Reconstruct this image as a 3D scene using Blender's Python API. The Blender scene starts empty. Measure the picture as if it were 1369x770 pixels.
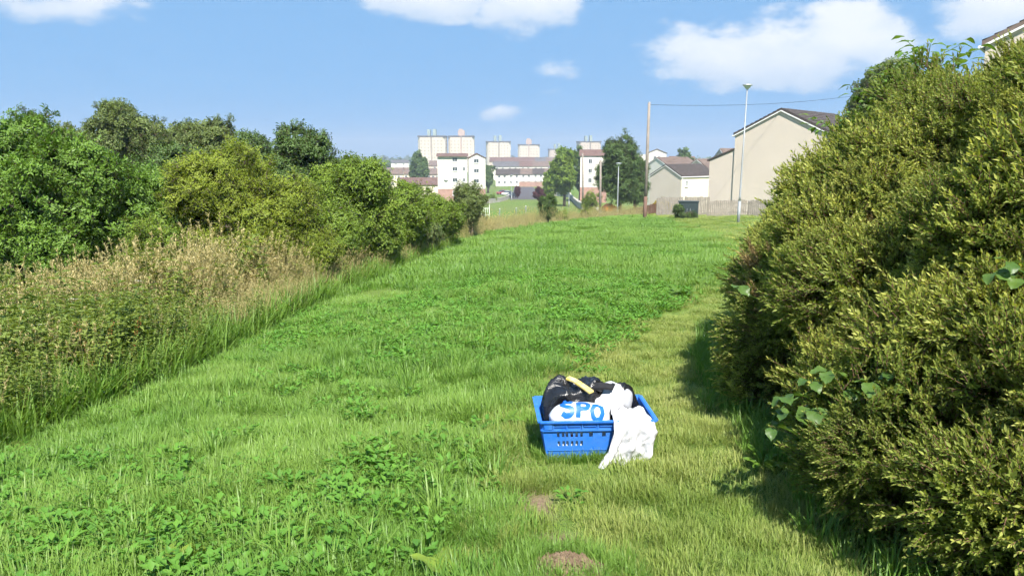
import bpy, math, random
import numpy as np

R = math.radians
rng = np.random.default_rng(7)
random.seed(7)
scene = bpy.context.scene
COL = scene.collection

# ------------------------------------------------------------------ camera
CAM_H, PITCH, FPX = 1.5, R(10.25), 996.0
cam_data = bpy.data.cameras.new('camera')
cam = bpy.data.objects.new('camera', cam_data)
COL.objects.link(cam)
cam_data.sensor_width = 36.0
cam_data.lens = 36.0 * FPX / 1369.0
cam_data.clip_start, cam_data.clip_end = 0.05, 9000.0
cam.location = (0, 0, CAM_H)
cam.rotation_euler = (math.pi / 2 - PITCH, 0, 0)
scene.camera = cam

# ------------------------------------------------------------------ sky, sun, exposure
SUN_AZ, SUN_EL = R(167.0), R(50.0)          # compass from +Y towards +X: behind the camera to the right
sun_data = bpy.data.lights.new('sun', 'SUN')
sun_data.energy, sun_data.angle, sun_data.color = 4.8, R(0.53), (1.0, 0.95, 0.86)
sun = bpy.data.objects.new('sun', sun_data)
COL.objects.link(sun)
sun.location = (20, -20, 30)
sun.rotation_euler = (math.pi / 2 - SUN_EL, 0, math.pi - SUN_AZ)

world = bpy.data.worlds.new('World')
scene.world = world
world.use_nodes = True
wt = world.node_tree
wt.nodes.clear()


def wn(kind, **kw):
    n = wt.nodes.new(kind)
    for k, v in kw.items():
        setattr(n, k, v)
    return n


def wmath(op, a, b=None, clamp=False):
    n = wn('ShaderNodeMath', operation=op, use_clamp=clamp)
    for i, s in enumerate((a, b)):
        if s is None:
            continue
        if isinstance(s, (int, float)):
            n.inputs[i].default_value = s
        else:
            wt.links.new(s, n.inputs[i])
    return n.outputs[0]


w_out = wn('ShaderNodeOutputWorld')
w_bg = wn('ShaderNodeBackground')
w_sky = wn('ShaderNodeTexSky', sky_type='NISHITA')
w_sky.sun_disc = False
w_sky.sun_elevation = SUN_EL
w_sky.sun_rotation = SUN_AZ
w_sky.altitude = 100
w_sky.air_density = 0.6
w_sky.dust_density = 0.0
w_sky.ozone_density = 4.0
SKY_STRENGTH = 0.118
w_bg.inputs['Strength'].default_value = SKY_STRENGTH
w_tc = wn('ShaderNodeTexCoord')
w_sep = wn('ShaderNodeSeparateXYZ')
wt.links.new(w_tc.outputs['Generated'], w_sep.inputs[0])
az = wmath('ARCTAN2', w_sep.outputs[0], w_sep.outputs[1])
el = wmath('ARCSINE', w_sep.outputs[2])
w_map = wn('ShaderNodeMapping')
w_map.inputs['Scale'].default_value = (1.0, 1.0, 1.9)
wt.links.new(w_tc.outputs['Generated'], w_map.inputs[0])
w_n1 = wn('ShaderNodeTexNoise')
w_n1.inputs['Scale'].default_value = 11.0
w_n1.inputs['Detail'].default_value = 9.0
w_n1.inputs['Roughness'].default_value = 0.56
wt.links.new(w_map.outputs[0], w_n1.inputs['Vector'])
w_n2 = wn('ShaderNodeTexNoise')
w_n2.inputs['Scale'].default_value = 2.3
w_n2.inputs['Detail'].default_value = 3.0
wt.links.new(w_map.outputs[0], w_n2.inputs['Vector'])
# cumulus banks: azimuth, elevation, half width, half height, weight (degrees); the sky round the camera carries on alike
BANKS = [(19.0, 7.0, 11.0, 3.7, 1.15), (22.8, 8.0, 5.0, 3.0, 1.15), (15.0, 6.6, 6.0, 2.6, 0.9), (1.2, 10.4, 5.2, 2.6, 1.1), (-6.5, 11.0, 7.5, 2.1, 1.1), (-14.0, 11.8, 9.0, 1.8, 1.0), (-30.0, 9.2, 6.5, 1.9, 0.85),
         (4.0, 6.2, 2.9, 1.3, 0.74), (2.6, 4.4, 3.0, 1.0, 0.56), (-0.8, 3.0, 3.4, 1.1, 0.64), (32.5, 8.6, 5.0, 2.6, 1.0), (-36, 3.6, 3, 1.0, .6), (-20, 19, 9, 3, .8), (14, 21, 10, 4, .9), (42, 17, 9, 4, .85),
         (60, 9, 11, 4, .95), (85, 13, 12, 4, .9), (115, 10, 12, 4, .9), (150, 12, 14, 4, .9), (178, 9, 10, 4, .8), (-55, 10, 11, 4, .85), (-80, 14, 13, 4, .9), (-110, 9, 12, 4, .85),
         (-150, 12, 13, 4, .9), (-48, 22, 12, 4, .8), (75, 25, 14, 5, .9), (-100, 27, 14, 5, .8), (130, 28, 14, 5, .9)]
tot = lit = None
for (a, e, wa, we, g) in BANKS:
    da = wmath('MULTIPLY', wmath('SUBTRACT', az, R(a)), 1 / R(wa))
    de = wmath('MULTIPLY', wmath('SUBTRACT', el, R(e)), 1 / R(we))
    d2 = wmath('ADD', wmath('MULTIPLY', da, da), wmath('MULTIPLY', de, de))
    f = wmath('MULTIPLY', wmath('SUBTRACT', 1.0, d2, clamp=True), g)
    tot = f if tot is None else wmath('MAXIMUM', tot, f)
    u = wmath('MULTIPLY', f, wmath('ADD', 0.55, wmath('MULTIPLY', de, 0.75)))
    lit = u if lit is None else wmath('MAXIMUM', lit, u)
dens = wmath('ADD', wmath('MULTIPLY', tot, 0.95), wmath('MULTIPLY', wmath('SUBTRACT', w_n1.outputs[0], 0.5), 2.5))
shade = wmath('ADD', lit, wmath('MULTIPLY', wmath('SUBTRACT', w_n1.outputs[0], 0.5), 1.3))
w_ms = wn('ShaderNodeMapRange', interpolation_type='SMOOTHSTEP')
w_ms.inputs['From Min'].default_value = 0.30
w_ms.inputs['From Max'].default_value = 0.80
wt.links.new(dens, w_ms.inputs['Value'])
mask = wmath('MULTIPLY', w_ms.outputs[0], wmath('GREATER_THAN', tot, 0.002))
mask = wmath('MULTIPLY', mask, 0.88)
w_cc = wn('ShaderNodeMix', data_type='RGBA')
w_cc.inputs['A'].default_value = (2.3, 2.75, 3.35, 1)
w_cc.inputs['B'].default_value = (3.55, 3.65, 3.8, 1)
w_cs = wn('ShaderNodeMapRange')
w_cs.inputs['From Min'].default_value = 0.12
w_cs.inputs['From Max'].default_value = 0.75
wt.links.new(shade, w_cs.inputs['Value'])
wt.links.new(w_cs.outputs[0], w_cc.inputs['Factor'])
# soften the sky's steep brightening towards the horizon, as the phone's picture does
w_gm = wn('ShaderNodeGamma')
w_gm.inputs['Gamma'].default_value = 0.06
wt.links.new(w_sky.outputs[0], w_gm.inputs['Color'])
w_tn = wn('ShaderNodeMix', data_type='RGBA', blend_type='MULTIPLY')
w_tn.inputs['Factor'].default_value = 1.0
w_tn.inputs['B'].default_value = (0.83, 1.66, 2.76, 1)
wt.links.new(w_gm.outputs[0], w_tn.inputs['A'])
w_mix = wn('ShaderNodeMix', data_type='RGBA')
wt.links.new(mask, w_mix.inputs['Factor'])
wt.links.new(w_tn.outputs['Result'], w_mix.inputs['A'])
wt.links.new(w_cc.outputs['Result'], w_mix.inputs['B'])
wt.links.new(w_mix.outputs['Result'], w_bg.inputs['Color'])
wt.links.new(w_bg.outputs[0], w_out.inputs['Surface'])

scene.render.engine = 'CYCLES'
scene.view_settings.view_transform = 'Standard'
scene.view_settings.look = 'None'
scene.view_settings.gamma = 1.0
scene.view_settings.exposure = 1.30
scene.view_settings.use_curve_mapping = False
scene.cycles.max_bounces = 4
scene.cycles.diffuse_bounces = 2
scene.cycles.transmission_bounces = 2
scene.cycles.glossy_bounces = 2
scene.cycles.transparent_max_bounces = 4
scene.cycles.volume_bounces = 0
scene.cycles.use_adaptive_sampling = True
scene.cycles.adaptive_threshold = 0.03
scene.cycles.adaptive_min_samples = 12
scene.cycles.sample_clamp_indirect = 6.0


# ------------------------------------------------------------------ measuring helpers
def at(px, py, depth):
    """world point for a place seen at photo pixel (px, py), `depth` metres out along the view axis"""
    a, b = (px - 684.5) / FPX, (385.0 - py) / FPX
    c, s = math.cos(PITCH), math.sin(PITCH)
    return (depth * a, depth * (c + b * s), CAM_H + depth * (-s + b * c))


def _hash(ix, iy, seed):
    n = (ix.astype(np.int64) * 374761393 + iy.astype(np.int64) * 668265263 + seed * 1442695041) & 0xffffffff
    n = ((n ^ (n >> 13)) * 1274126177) & 0xffffffff
    return ((n ^ (n >> 16)) & 0xffff) / 65535.0


def vnoise(x, y, seed=0):
    x, y = np.asarray(x, float), np.asarray(y, float)
    ix, iy = np.floor(x), np.floor(y)
    fx, fy = x - ix, y - iy
    fx, fy = fx * fx * (3 - 2 * fx), fy * fy * (3 - 2 * fy)
    h = lambda a, b: _hash(ix + a, iy + b, seed)
    return (h(0, 0) * (1 - fx) + h(1, 0) * fx) * (1 - fy) + (h(0, 1) * (1 - fx) + h(1, 1) * fx) * fy


def fbm(x, y, seed=0, oct=4):
    t, a, s = 0, 0.5, 0
    for k in range(oct):
        t = t + a * vnoise(np.asarray(x) * 2 ** k, np.asarray(y) * 2 ** k, seed + k)
        s += a
        a *= 0.5
    return t / s


_PY = [-400, -60, 0, 50, 75, 100, 150, 180, 300, 600, 1200, 2600, 6000]
_PZ = [9, 3.0, 0, -2.8, -4.5, -6.3, -9.1, -10.1, -13, -14.5, -16, -18, -30]


def crest_y(x):
    return np.clip(29.0 + (np.asarray(x) + 1.4) * 2.6, 26, 75)


def sstep(a, b, x):
    t = np.clip((np.asarray(x, float) - a) / (b - a), 0, 1)
    return t * t * (3 - 2 * t)


def gz(x, y):
    x, y = np.asarray(x, float), np.asarray(y, float)
    z = np.interp(y, _PY, _PZ)
    z = z - 0.10 * np.clip(0.25 * np.log1p(np.exp(np.clip((0.1 - x) / 0.25, -30, 30))), 0, 4.2) * (1 - sstep(30, 60, y))
    left = np.clip(-3.8 - x, 0, 40)
    z = z - 2.6 * (1 - np.exp(-left / 16.0)) * (1 - sstep(60, 140, y))
    cy = crest_y(x)
    z = z - 0.75 * sstep(0, 14, y - cy) * (1 - sstep(80, 160, y))
    right = np.clip(x - 12, 0, 60)
    z = z + 0.018 * right * (1 - sstep(70, 160, y))
    near = np.exp(-np.hypot(x, y) / 30.0)
    z = z + 0.10 * (fbm(x * 0.7, y * 0.7, 5, 3) - 0.5) * near + 0.06 * (vnoise(x * 2.3, y * 2.3, 9) - 0.5) * near
    # molehill by the camera
    z = z + 0.075 * np.exp(-(((x - 0.23) / 0.15) ** 2 + ((y - 2.76) / 0.11) ** 2))
    return z


def gzf(x, y):
    return float(gz(np.array([x]), np.array([y]))[0])


def lawn_left(y):
    """x where the lawn meets the tall weeds"""
    return np.interp(y, [0, 5.4, 7.5, 13.4, 22, 33, 45], [-4.4, -4.0, -3.55, -3.75, -2.75, -1.5, -0.6])


def mown_left(y):
    """x right of which the short mown strip lies"""
    return np.interp(y, [0, 3.5, 5.0, 6.3, 9, 11, 14, 24, 40, 55], [0.0, 0.05, 0.1, 0.32, 1.3, 2.6, 5.0, 7.2, 8.9, 9.7])


# ------------------------------------------------------------------ object helpers
def link(o, parent=None):
    COL.objects.link(o)
    if parent is not None:
        o.parent = parent
    return o


def tag(o, label=None, category=None, group=None, kind=None):
    if label:
        o['label'] = label
    if category:
        o['category'] = category
    if group:
        o['group'] = group
    if kind:
        o['kind'] = kind
    return o


def thing(name, label, category, loc=(0, 0, 0), rz=0.0, group=None):
    o = link(bpy.data.objects.new(name, None))
    o.empty_display_size = 0.2
    o.location = loc
    o.rotation_euler = (0, 0, rz)
    return tag(o, label, category, group)


class MB:
    """collects simple solids, then links them as one mesh object"""

    def __init__(self):
        self.v, self.f, self.m = [], [], []

    def add(self, vs, fs, mi=0):
        o = len(self.v)
        self.v += [tuple(p) for p in vs]
        self.f += [tuple(i + o for i in f) for f in fs]
        self.m += [mi] * len(fs)
        return self

    def box(self, c, s, rz=0.0, mi=0, taper=1.0):
        x, y, z = s[0] / 2, s[1] / 2, s[2] / 2
        co, si = math.cos(rz), math.sin(rz)
        vs = []
        for dz in (-1, 1):
            t = taper if dz > 0 else 1.0
            for dx, dy in ((-1, -1), (1, -1), (1, 1), (-1, 1)):
                a, b = dx * x * t, dy * y * t
                vs.append((c[0] + a * co - b * si, c[1] + a * si + b * co, c[2] + dz * z))
        return self.add(vs, [(3, 2, 1, 0), (4, 5, 6, 7), (0, 1, 5, 4), (1, 2, 6, 5), (2, 3, 7, 6), (3, 0, 4, 7)], mi)

    def prism(self, prof, a, b, ax='y', mi=0):
        """profile (u, w) pairs extruded from a to b along ax ('y': u=x,w=z; 'x': u=y,w=z; 'z': u=x,w=y)"""
        n = len(prof)
        put = {'y': lambda u, w, t: (u, t, w), 'x': lambda u, w, t: (t, u, w), 'z': lambda u, w, t: (u, w, t)}[ax]
        vs = [put(u, w, a) for u, w in prof] + [put(u, w, b) for u, w in prof]
        fs = [tuple(range(n))[::-1], tuple(range(n, 2 * n))] + [(i, (i + 1) % n, n + (i + 1) % n, n + i) for i in range(n)]
        return self.add(vs, fs, mi)

    def tube(self, pts, rad, n=8, mi=0, cap=True):
        pts = [np.array(p, float) for p in pts]
        if isinstance(rad, (int, float)):
            rad = [rad] * len(pts)
        vs, fs = [], []
        prev = None
        for i, p in enumerate(pts):
            d = pts[min(i + 1, len(pts) - 1)] - pts[max(i - 1, 0)]
            d = d / (np.linalg.norm(d) + 1e-9)
            if prev is None:
                ref = np.array((0, 0, 1.0)) if abs(d[2]) < 0.9 else np.array((1.0, 0, 0))
                u = np.cross(d, ref)
            else:
                u = prev - d * prev.dot(d)
            u = u / (np.linalg.norm(u) + 1e-9)
            prev = u
            w = np.cross(d, u)
            for k in range(n):
                t = 2 * math.pi * k / n
                vs.append(p + rad[i] * (math.cos(t) * u + math.sin(t) * w))
        for i in range(len(pts) - 1):
            for k in range(n):
                a, b = i * n + k, i * n + (k + 1) % n
                fs.append((a, b, b + n, a + n))
        if cap:
            fs.append(tuple(range(n))[::-1])
            fs.append(tuple(range((len(pts) - 1) * n, len(pts) * n)))
        return self.add(vs, fs, mi)

    def mesh(self, name, mats, smooth=False):
        me = bpy.data.meshes.new(name)
        me.from_pydata(self.v, [], self.f)
        for m in (mats if isinstance(mats, (list, tuple)) else [mats]):
            me.materials.append(m)
        me.polygons.foreach_set('material_index', self.m)
        if smooth:
            me.polygons.foreach_set('use_smooth', [True] * len(self.f))
        me.update()
        return me

    def build(self, name, mats, parent=None, smooth=False):
        return link(bpy.data.objects.new(name, self.mesh(name, mats, smooth)), parent)


def grid_mesh(name, P, mat, smooth=True, closed_u=False):
    """mesh from an array of points P[u, v, 3]"""
    nu, nv = P.shape[:2]
    idx = np.arange(nu * nv).reshape(nu, nv)
    a = idx if closed_u else idx[:-1]
    b = np.roll(idx, -1, 0) if closed_u else idx[1:]
    q = np.stack([a[:, :-1], b[:, :-1], b[:, 1:], a[:, 1:]], -1).reshape(-1, 4)
    me = bpy.data.meshes.new(name)
    me.vertices.add(nu * nv)
    me.vertices.foreach_set('co', P.reshape(-1).astype(np.float32))
    me.loops.add(q.size)
    me.loops.foreach_set('vertex_index', q.reshape(-1).astype(np.int32))
    me.polygons.add(len(q))
    me.polygons.foreach_set('loop_start', np.arange(0, q.size, 4, dtype=np.int32))
    me.polygons.foreach_set('use_smooth', np.full(len(q), smooth))
    me.materials.append(mat)
    me.update(calc_edges=True)
    return me


# ------------------------------------------------------------------ materials
def new_mat(name):
    m = bpy.data.materials.new(name)
    m.use_nodes = True
    nt = m.node_tree
    nt.nodes.clear()
    return m, nt


def nd(nt, kind, **kw):
    n = nt.nodes.new(kind)
    for k, v in kw.items():
        setattr(n, k, v)
    return n


def c4(c):
    return (c[0], c[1], c[2], 1.0)


def mixrgb(nt, fac, a, b, blend='MIX'):
    n = nd(nt, 'ShaderNodeMix', data_type='RGBA', blend_type=blend)
    for s, v in (('Factor', fac), ('A', a), ('B', b)):
        if isinstance(v, (int, float)):
            n.inputs[s].default_value = v
        elif isinstance(v, tuple):
            n.inputs[s].default_value = c4(v)
        else:
            nt.links.new(v, n.inputs[s])
    return n.outputs['Result']


def nmath(nt, op, a, b=None, clamp=False):
    n = nd(nt, 'ShaderNodeMath', operation=op, use_clamp=clamp)
    for i, s in enumerate((a, b)):
        if s is None:
            continue
        if isinstance(s, (int, float)):
            n.inputs[i].default_value = s
        else:
            nt.links.new(s, n.inputs[i])
    return n.outputs[0]


def noise(nt, scale, detail=4, rough=0.55, coord='Object', vec=None):
    n = nd(nt, 'ShaderNodeTexNoise')
    n.inputs['Scale'].default_value = scale
    n.inputs['Detail'].default_value = detail
    n.inputs['Roughness'].default_value = rough
    if vec is None:
        vec = nd(nt, 'ShaderNodeTexCoord').outputs[coord]
    nt.links.new(vec, n.inputs['Vector'])
    return n.outputs[0]


def ramp(nt, fac, lo, hi):
    n = nd(nt, 'ShaderNodeMapRange', clamp=True)
    n.inputs['From Min'].default_value = lo
    n.inputs['From Max'].default_value = hi
    nt.links.new(fac, n.inputs['Value'])
    return n.outputs[0]


def plain(name, c, rough=0.7, var=0.12, scale=3.0, bump=0.0, bscale=40.0, metal=0.0, spec=0.3, c2=None, coat=0.0):
    """solid surface with colour wear at `scale` and fine relief"""
    m, nt = new_mat(name)
    b = nd(nt, 'ShaderNodeBsdfPrincipled')
    o = nd(nt, 'ShaderNodeOutputMaterial')
    n1 = ramp(nt, noise(nt, scale, 6, 0.6), 0.3, 0.7)
    dark = tuple(x * (1 - var) for x in c) if c2 is None else c2
    col = mixrgb(nt, n1, c, dark)
    nt.links.new(col, b.inputs['Base Color'])
    b.inputs['Roughness'].default_value = rough
    b.inputs['Metallic'].default_value = metal
    b.inputs['Specular IOR Level'].default_value = spec
    if coat:
        b.inputs['Coat Weight'].default_value = coat
    if bump:
        bp = nd(nt, 'ShaderNodeBump')
        bp.inputs['Strength'].default_value = bump
        bp.inputs['Distance'].default_value = 0.02
        nt.links.new(noise(nt, bscale, 5, 0.6), bp.inputs['Height'])
        nt.links.new(bp.outputs[0], b.inputs['Normal'])
    nt.links.new(b.outputs[0], o.inputs['Surface'])
    return m


def leafy(name, dark, light, tip=None, trans=0.35, rough=0.5, spec=0.25):
    """leaf surface: colour differs from clump to clump and leaf to leaf; `tip` colours young growth (attribute tip)"""
    m, nt = new_mat(name)
    b = nd(nt, 'ShaderNodeBsdfPrincipled')
    t = nd(nt, 'ShaderNodeBsdfTranslucent')
    mx = nd(nt, 'ShaderNodeMixShader')
    o = nd(nt, 'ShaderNodeOutputMaterial')
    oi = nd(nt, 'ShaderNodeObjectInfo')
    ar = nd(nt, 'ShaderNodeAttribute', attribute_name='rnd')
    at_ = nd(nt, 'ShaderNodeAttribute', attribute_name='tint', attribute_type='INSTANCER')
    f = nmath(nt, 'ADD', nmath(nt, 'MULTIPLY', oi.outputs['Random'], 0.35), nmath(nt, 'MULTIPLY', ar.outputs['Fac'], 0.35))
    f = nmath(nt, 'ADD', f, nmath(nt, 'MULTIPLY', at_.outputs['Fac'], 0.45), clamp=True)
    col = mixrgb(nt, f, dark, light)
    if tip is not None:
        tp = nd(nt, 'ShaderNodeAttribute', attribute_name='tip')
        tf = nmath(nt, 'MULTIPLY', tp.outputs['Fac'], nmath(nt, 'ADD', 0.35, nmath(nt, 'MULTIPLY', at_.outputs['Fac'], 0.75)), clamp=True)
        col = mixrgb(nt, tf, col, tip)
    nt.links.new(col, b.inputs['Base Color'])
    tc = mixrgb(nt, 1.0, col, (1.25, 1.2, 0.55), 'MULTIPLY')
    nt.links.new(tc, t.inputs['Color'])
    b.inputs['Roughness'].default_value = rough
    b.inputs['Specular IOR Level'].default_value = spec
    mx.inputs[0].default_value = trans
    nt.links.new(b.outputs[0], mx.inputs[1])
    nt.links.new(t.outputs[0], mx.inputs[2])
    nt.links.new(mx.outputs[0], o.inputs['Surface'])
    return m


# ------------------------------------------------------------------ foliage pieces (sources for scattering, kept out of the scene)
class LB:
    """leaf builder: vertices with rnd and tip values"""

    def __init__(self):
        self.v, self.f, self.r, self.t, self.m = [], [], [], [], []

    def leaf(self, base, d, up, L, W, rnd, tip=0.0, bend=0.25, mi=0):
        base, d, up = np.array(base, float), np.array(d, float), np.array(up, float)
        d = d / (np.linalg.norm(d) + 1e-9)
        s = np.cross(d, up)
        s = s / (np.linalg.norm(s) + 1e-9)
        n = np.cross(s, d)
        o = len(self.v)
        mid = base + d * L * 0.45 + n * (-0.02 * L)
        tipp = base + d * L - n * bend * L
        self.v += [base, mid + s * W / 2 + n * W * 0.18, tipp, mid - s * W / 2 + n * W * 0.18]
        self.f += [(o, o + 1, o + 2), (o, o + 2, o + 3)]
        self.r += [rnd] * 4
        self.t += [tip] * 4
        self.m += [mi] * 2

    def blade(self, base, az_, lean, L, W, rnd, seg=3, tip0=0.0, mi=0):
        """curved grass blade"""
        o = len(self.v)
        dx, dy = math.cos(az_), math.sin(az_)
        sx, sy = -dy, dx
        x = h = 0.0
        for k in range(seg + 1):
            t = k / seg
            w = W * (1 - t ** 1.6) * 0.5
            c = np.array((base[0] + dx * x, base[1] + dy * x, base[2] + h))
            if k == seg:
                self.v.append(c)
                self.r.append(rnd)
                self.t.append(1.0)
            else:
                self.v += [c - np.array((sx * w, sy * w, 0)), c + np.array((sx * w, sy * w, 0))]
                self.r += [rnd] * 2
                self.t += [max(tip0, t)] * 2
            a = lean * (0.35 + 1.3 * t)
            x += math.sin(a) * L / seg
            h += math.cos(a) * L / seg
        for k in range(seg - 1):
            a = o + 2 * k
            self.f.append((a, a + 1, a + 3, a + 2))
            self.m.append(mi)
        a = o + 2 * (seg - 1)
        self.f.append((a, a + 1, a + 2))
        self.m.append(mi)

    def tube(self, pts, r, rnd, tip=0.0, mi=0):
        mb = MB()
        mb.tube(pts, r, 3, cap=False)
        o = len(self.v)
        self.v += [np.array(p) for p in mb.v]
        self.f += [tuple(i + o for i in f) for f in mb.f]
        self.r += [rnd] * len(mb.v)
        self.t += [tip] * len(mb.v)
        self.m += [mi] * len(mb.f)

    def obj(self, name, mats):
        me = bpy.data.meshes.new(name)
        me.from_pydata([tuple(p) for p in self.v], [], self.f)
        for an, av in (('rnd', self.r), ('tip', self.t)):
            a = me.attributes.new(an, 'FLOAT', 'POINT')
            a.data.foreach_set('value', np.array(av, np.float32))
        for m in (mats if isinstance(mats, (list, tuple)) else [mats]):
            me.materials.append(m)
        me.polygons.foreach_set('material_index', self.m)
        me.polygons.foreach_set('use_smooth', [True] * len(self.f))
        me.update()
        return bpy.data.objects.new(name, me)


def scatter_tree(name, sources):
    ng = bpy.data.node_groups.new(name, 'GeometryNodeTree')
    ng.interface.new_socket('Geometry', in_out='INPUT', socket_type='NodeSocketGeometry')
    ng.interface.new_socket('Geometry', in_out='OUTPUT', socket_type='NodeSocketGeometry')
    N, L = ng.nodes, ng.links
    gi, go = N.new('NodeGroupInput'), N.new('NodeGroupOutput')
    iop = N.new('GeometryNodeInstanceOnPoints')
    jn = N.new('GeometryNodeJoinGeometry')
    for s in reversed(sources):
        inf = N.new('GeometryNodeObjectInfo')
        inf.inputs['Object'].default_value = s
        inf.inputs['As Instance'].default_value = False
        g2 = N.new('GeometryNodeGeometryToInstance')
        L.new(inf.outputs['Geometry'], g2.inputs[0])
        L.new(g2.outputs[0], jn.inputs[0])

    def attr(nm, ty):
        a = N.new('GeometryNodeInputNamedAttribute')
        a.data_type = ty
        a.inputs['Name'].default_value = nm
        return a.outputs['Attribute']
    L.new(gi.outputs[0], iop.inputs['Points'])
    L.new(jn.outputs[0], iop.inputs['Instance'])
    iop.inputs['Pick Instance'].default_value = True
    L.new(attr('pick', 'INT'), iop.inputs['Instance Index'])
    e2r = N.new('FunctionNodeEulerToRotation')
    L.new(attr('rot', 'FLOAT_VECTOR'), e2r.inputs[0])
    L.new(e2r.outputs[0], iop.inputs['Rotation'])
    L.new(attr('scl', 'FLOAT_VECTOR'), iop.inputs['Scale'])
    L.new(iop.outputs[0], go.inputs[0])
    return ng


_TREES = {}


def scatter(name, pts, rot, scl, sources, tint=None, parent=None, pick=None):
    """one object that carries many small leaf or grass pieces"""
    pts = np.asarray(pts, np.float32)
    n = len(pts)
    me = bpy.data.meshes.new(name)
    me.vertices.add(n)
    me.vertices.foreach_set('co', pts.reshape(-1))
    scl = np.asarray(scl, np.float32)
    if scl.ndim == 1:
        scl = np.repeat(scl[:, None], 3, 1)
    tint = np.full(n, 0.5) if tint is None else tint
    pick = rng.integers(0, len(sources), n) if pick is None else pick
    for an, ty, key, arr in (('rot', 'FLOAT_VECTOR', 'vector', rot), ('scl', 'FLOAT_VECTOR', 'vector', scl), ('tint', 'FLOAT', 'value', tint)):
        a = me.attributes.new(an, ty, 'POINT')
        a.data.foreach_set(key, np.asarray(arr, np.float32).reshape(-1))
    a = me.attributes.new('pick', 'INT', 'POINT')
    a.data.foreach_set('value', np.asarray(pick, np.int32))
    me.update()
    o = link(bpy.data.objects.new(name, me), parent)
    key = tuple(s.name for s in sources)
    if key not in _TREES:
        _TREES[key] = scatter_tree('scatter ' + name, sources)
    md = o.modifiers.new('scatter', 'NODES')
    md.node_group = _TREES[key]
    o['kind'] = 'stuff'
    return o


def dir_rot(d, jitter=0.3):
    """euler angles that lift local +Z onto the directions d"""
    d = d / (np.linalg.norm(d, axis=1, keepdims=True) + 1e-9)
    n = len(d)
    tilt = np.arccos(np.clip(d[:, 2], -1, 1)) + rng.normal(0, jitter, n)
    yaw = np.arctan2(d[:, 1], d[:, 0]) + rng.normal(0, jitter, n)
    return np.stack([rng.normal(0, jitter, n), tilt, yaw], 1)

# ------------------------------------------------------------------ shared materials
M = {}
M['bark'] = plain('bark', (0.13, 0.10, 0.075), 0.9, 0.4, 6, 0.6, 30)
M['pale_bark'] = plain('pale bark', (0.38, 0.35, 0.30), 0.85, 0.5, 4, 0.4, 25)
M['twig'] = plain('twig', (0.17, 0.095, 0.06), 0.9, 0.4, 12)
M['grass'] = leafy('grass blade', (0.085, 0.200, 0.030), (0.172, 0.310, 0.046), (0.205, 0.318, 0.066), 0.42, 0.45, 0.35)
M['mown'] = leafy('mown grass blade', (0.105, 0.205, 0.026), (0.225, 0.310, 0.056), (0.330, 0.345, 0.120), 0.37, 0.5, 0.25)
M['straw'] = leafy('dry grass stem', (0.30, 0.275, 0.115), (0.52, 0.46, 0.24), (0.50, 0.43, 0.22), 0.35, 0.7, 0.15)
M['weed'] = leafy('weed leaf', (0.065, 0.130, 0.022), (0.165, 0.230, 0.045), (0.20, 0.25, 0.06), 0.38, 0.5, 0.25)
M['umbel'] = plain('white umbel flower', (0.72, 0.70, 0.60), 0.8, 0.2, 30)
M['rust'] = leafy('rusty dock seed', (0.20, 0.075, 0.03), (0.32, 0.13, 0.05), None, 0.2, 0.8, 0.1)
M['clover'] = leafy('low broad leaf', (0.070, 0.185, 0.026), (0.135, 0.285, 0.040), None, 0.35, 0.5, 0.25)
M['shrub'] = leafy('evergreen shrub leaf', (0.105, 0.165, 0.032), (0.225, 0.280, 0.050), (0.480, 0.490, 0.130), 0.45, 0.48, 0.22)
M['elder'] = leafy('elder leaf', (0.084, 0.163, 0.025), (0.170, 0.291, 0.044), None, 0.35, 0.45, 0.3)
M['willow'] = leafy('willow leaf', (0.125, 0.190, 0.022), (0.275, 0.330, 0.042), None, 0.38, 0.5, 0.25)
M['thorn'] = leafy('hawthorn leaf', (0.096, 0.170, 0.025), (0.210, 0.299, 0.040), None, 0.35, 0.5, 0.25)
M['birch'] = leafy('birch leaf', (0.088, 0.136, 0.040), (0.176, 0.224, 0.067), None, 0.32, 0.5, 0.25)
M['dark'] = leafy('dark tree leaf', (0.054, 0.106, 0.029), (0.109, 0.170, 0.046), None, 0.28, 0.5, 0.25)
M['purple'] = leafy('purple leaf', (0.060, 0.018, 0.022), (0.110, 0.035, 0.036), None, 0.3, 0.5, 0.25)
M['yellow'] = leafy('yellow leaf', (0.22, 0.19, 0.02), (0.42, 0.33, 0.03), None, 0.35, 0.5, 0.2)

# ------------------------------------------------------------------ leaf and grass pieces
U = random.uniform


def leaf_cluster(name, mat, n, rad, L, W, twigs=5, droop=0.2):
    """a spray of leaves along a few twigs, base at the origin, pointing up +Z"""
    b = LB()
    for k in range(twigs):
        a = 2 * math.pi * k / twigs + U(-.5, .5)
        t = U(0.15, 1.1)
        d = np.array((math.sin(t) * math.cos(a), math.sin(t) * math.sin(a), math.cos(t)))
        ln = rad * U(0.7, 1.15)
        b.tube([(0, 0, 0), d * ln * 0.5, d * ln + np.array((0, 0, -droop * ln * .3))], [rad * .022, rad * .014, rad * .006], 0.1, mi=1)
        m = n // twigs
        for j in range(m):
            s = U(0.18, 1.0)
            p = d * ln * s + np.array((0, 0, -droop * ln * .3 * s * s)) + np.array((U(-1, 1), U(-1, 1), U(-1, 1))) * rad * 0.16
            aa = U(0, 6.28)
            out = d * 0.8 + np.array((math.cos(aa), math.sin(aa), U(-.7, .4)))
            sc = U(0.7, 1.15)
            b.leaf(p, out, (U(-.5, .5), U(-.5, .5), 1), L * sc, W * sc, U(0, 1), s, U(0, .4))
    return b.obj(name, [mat, M['bark']])


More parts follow.
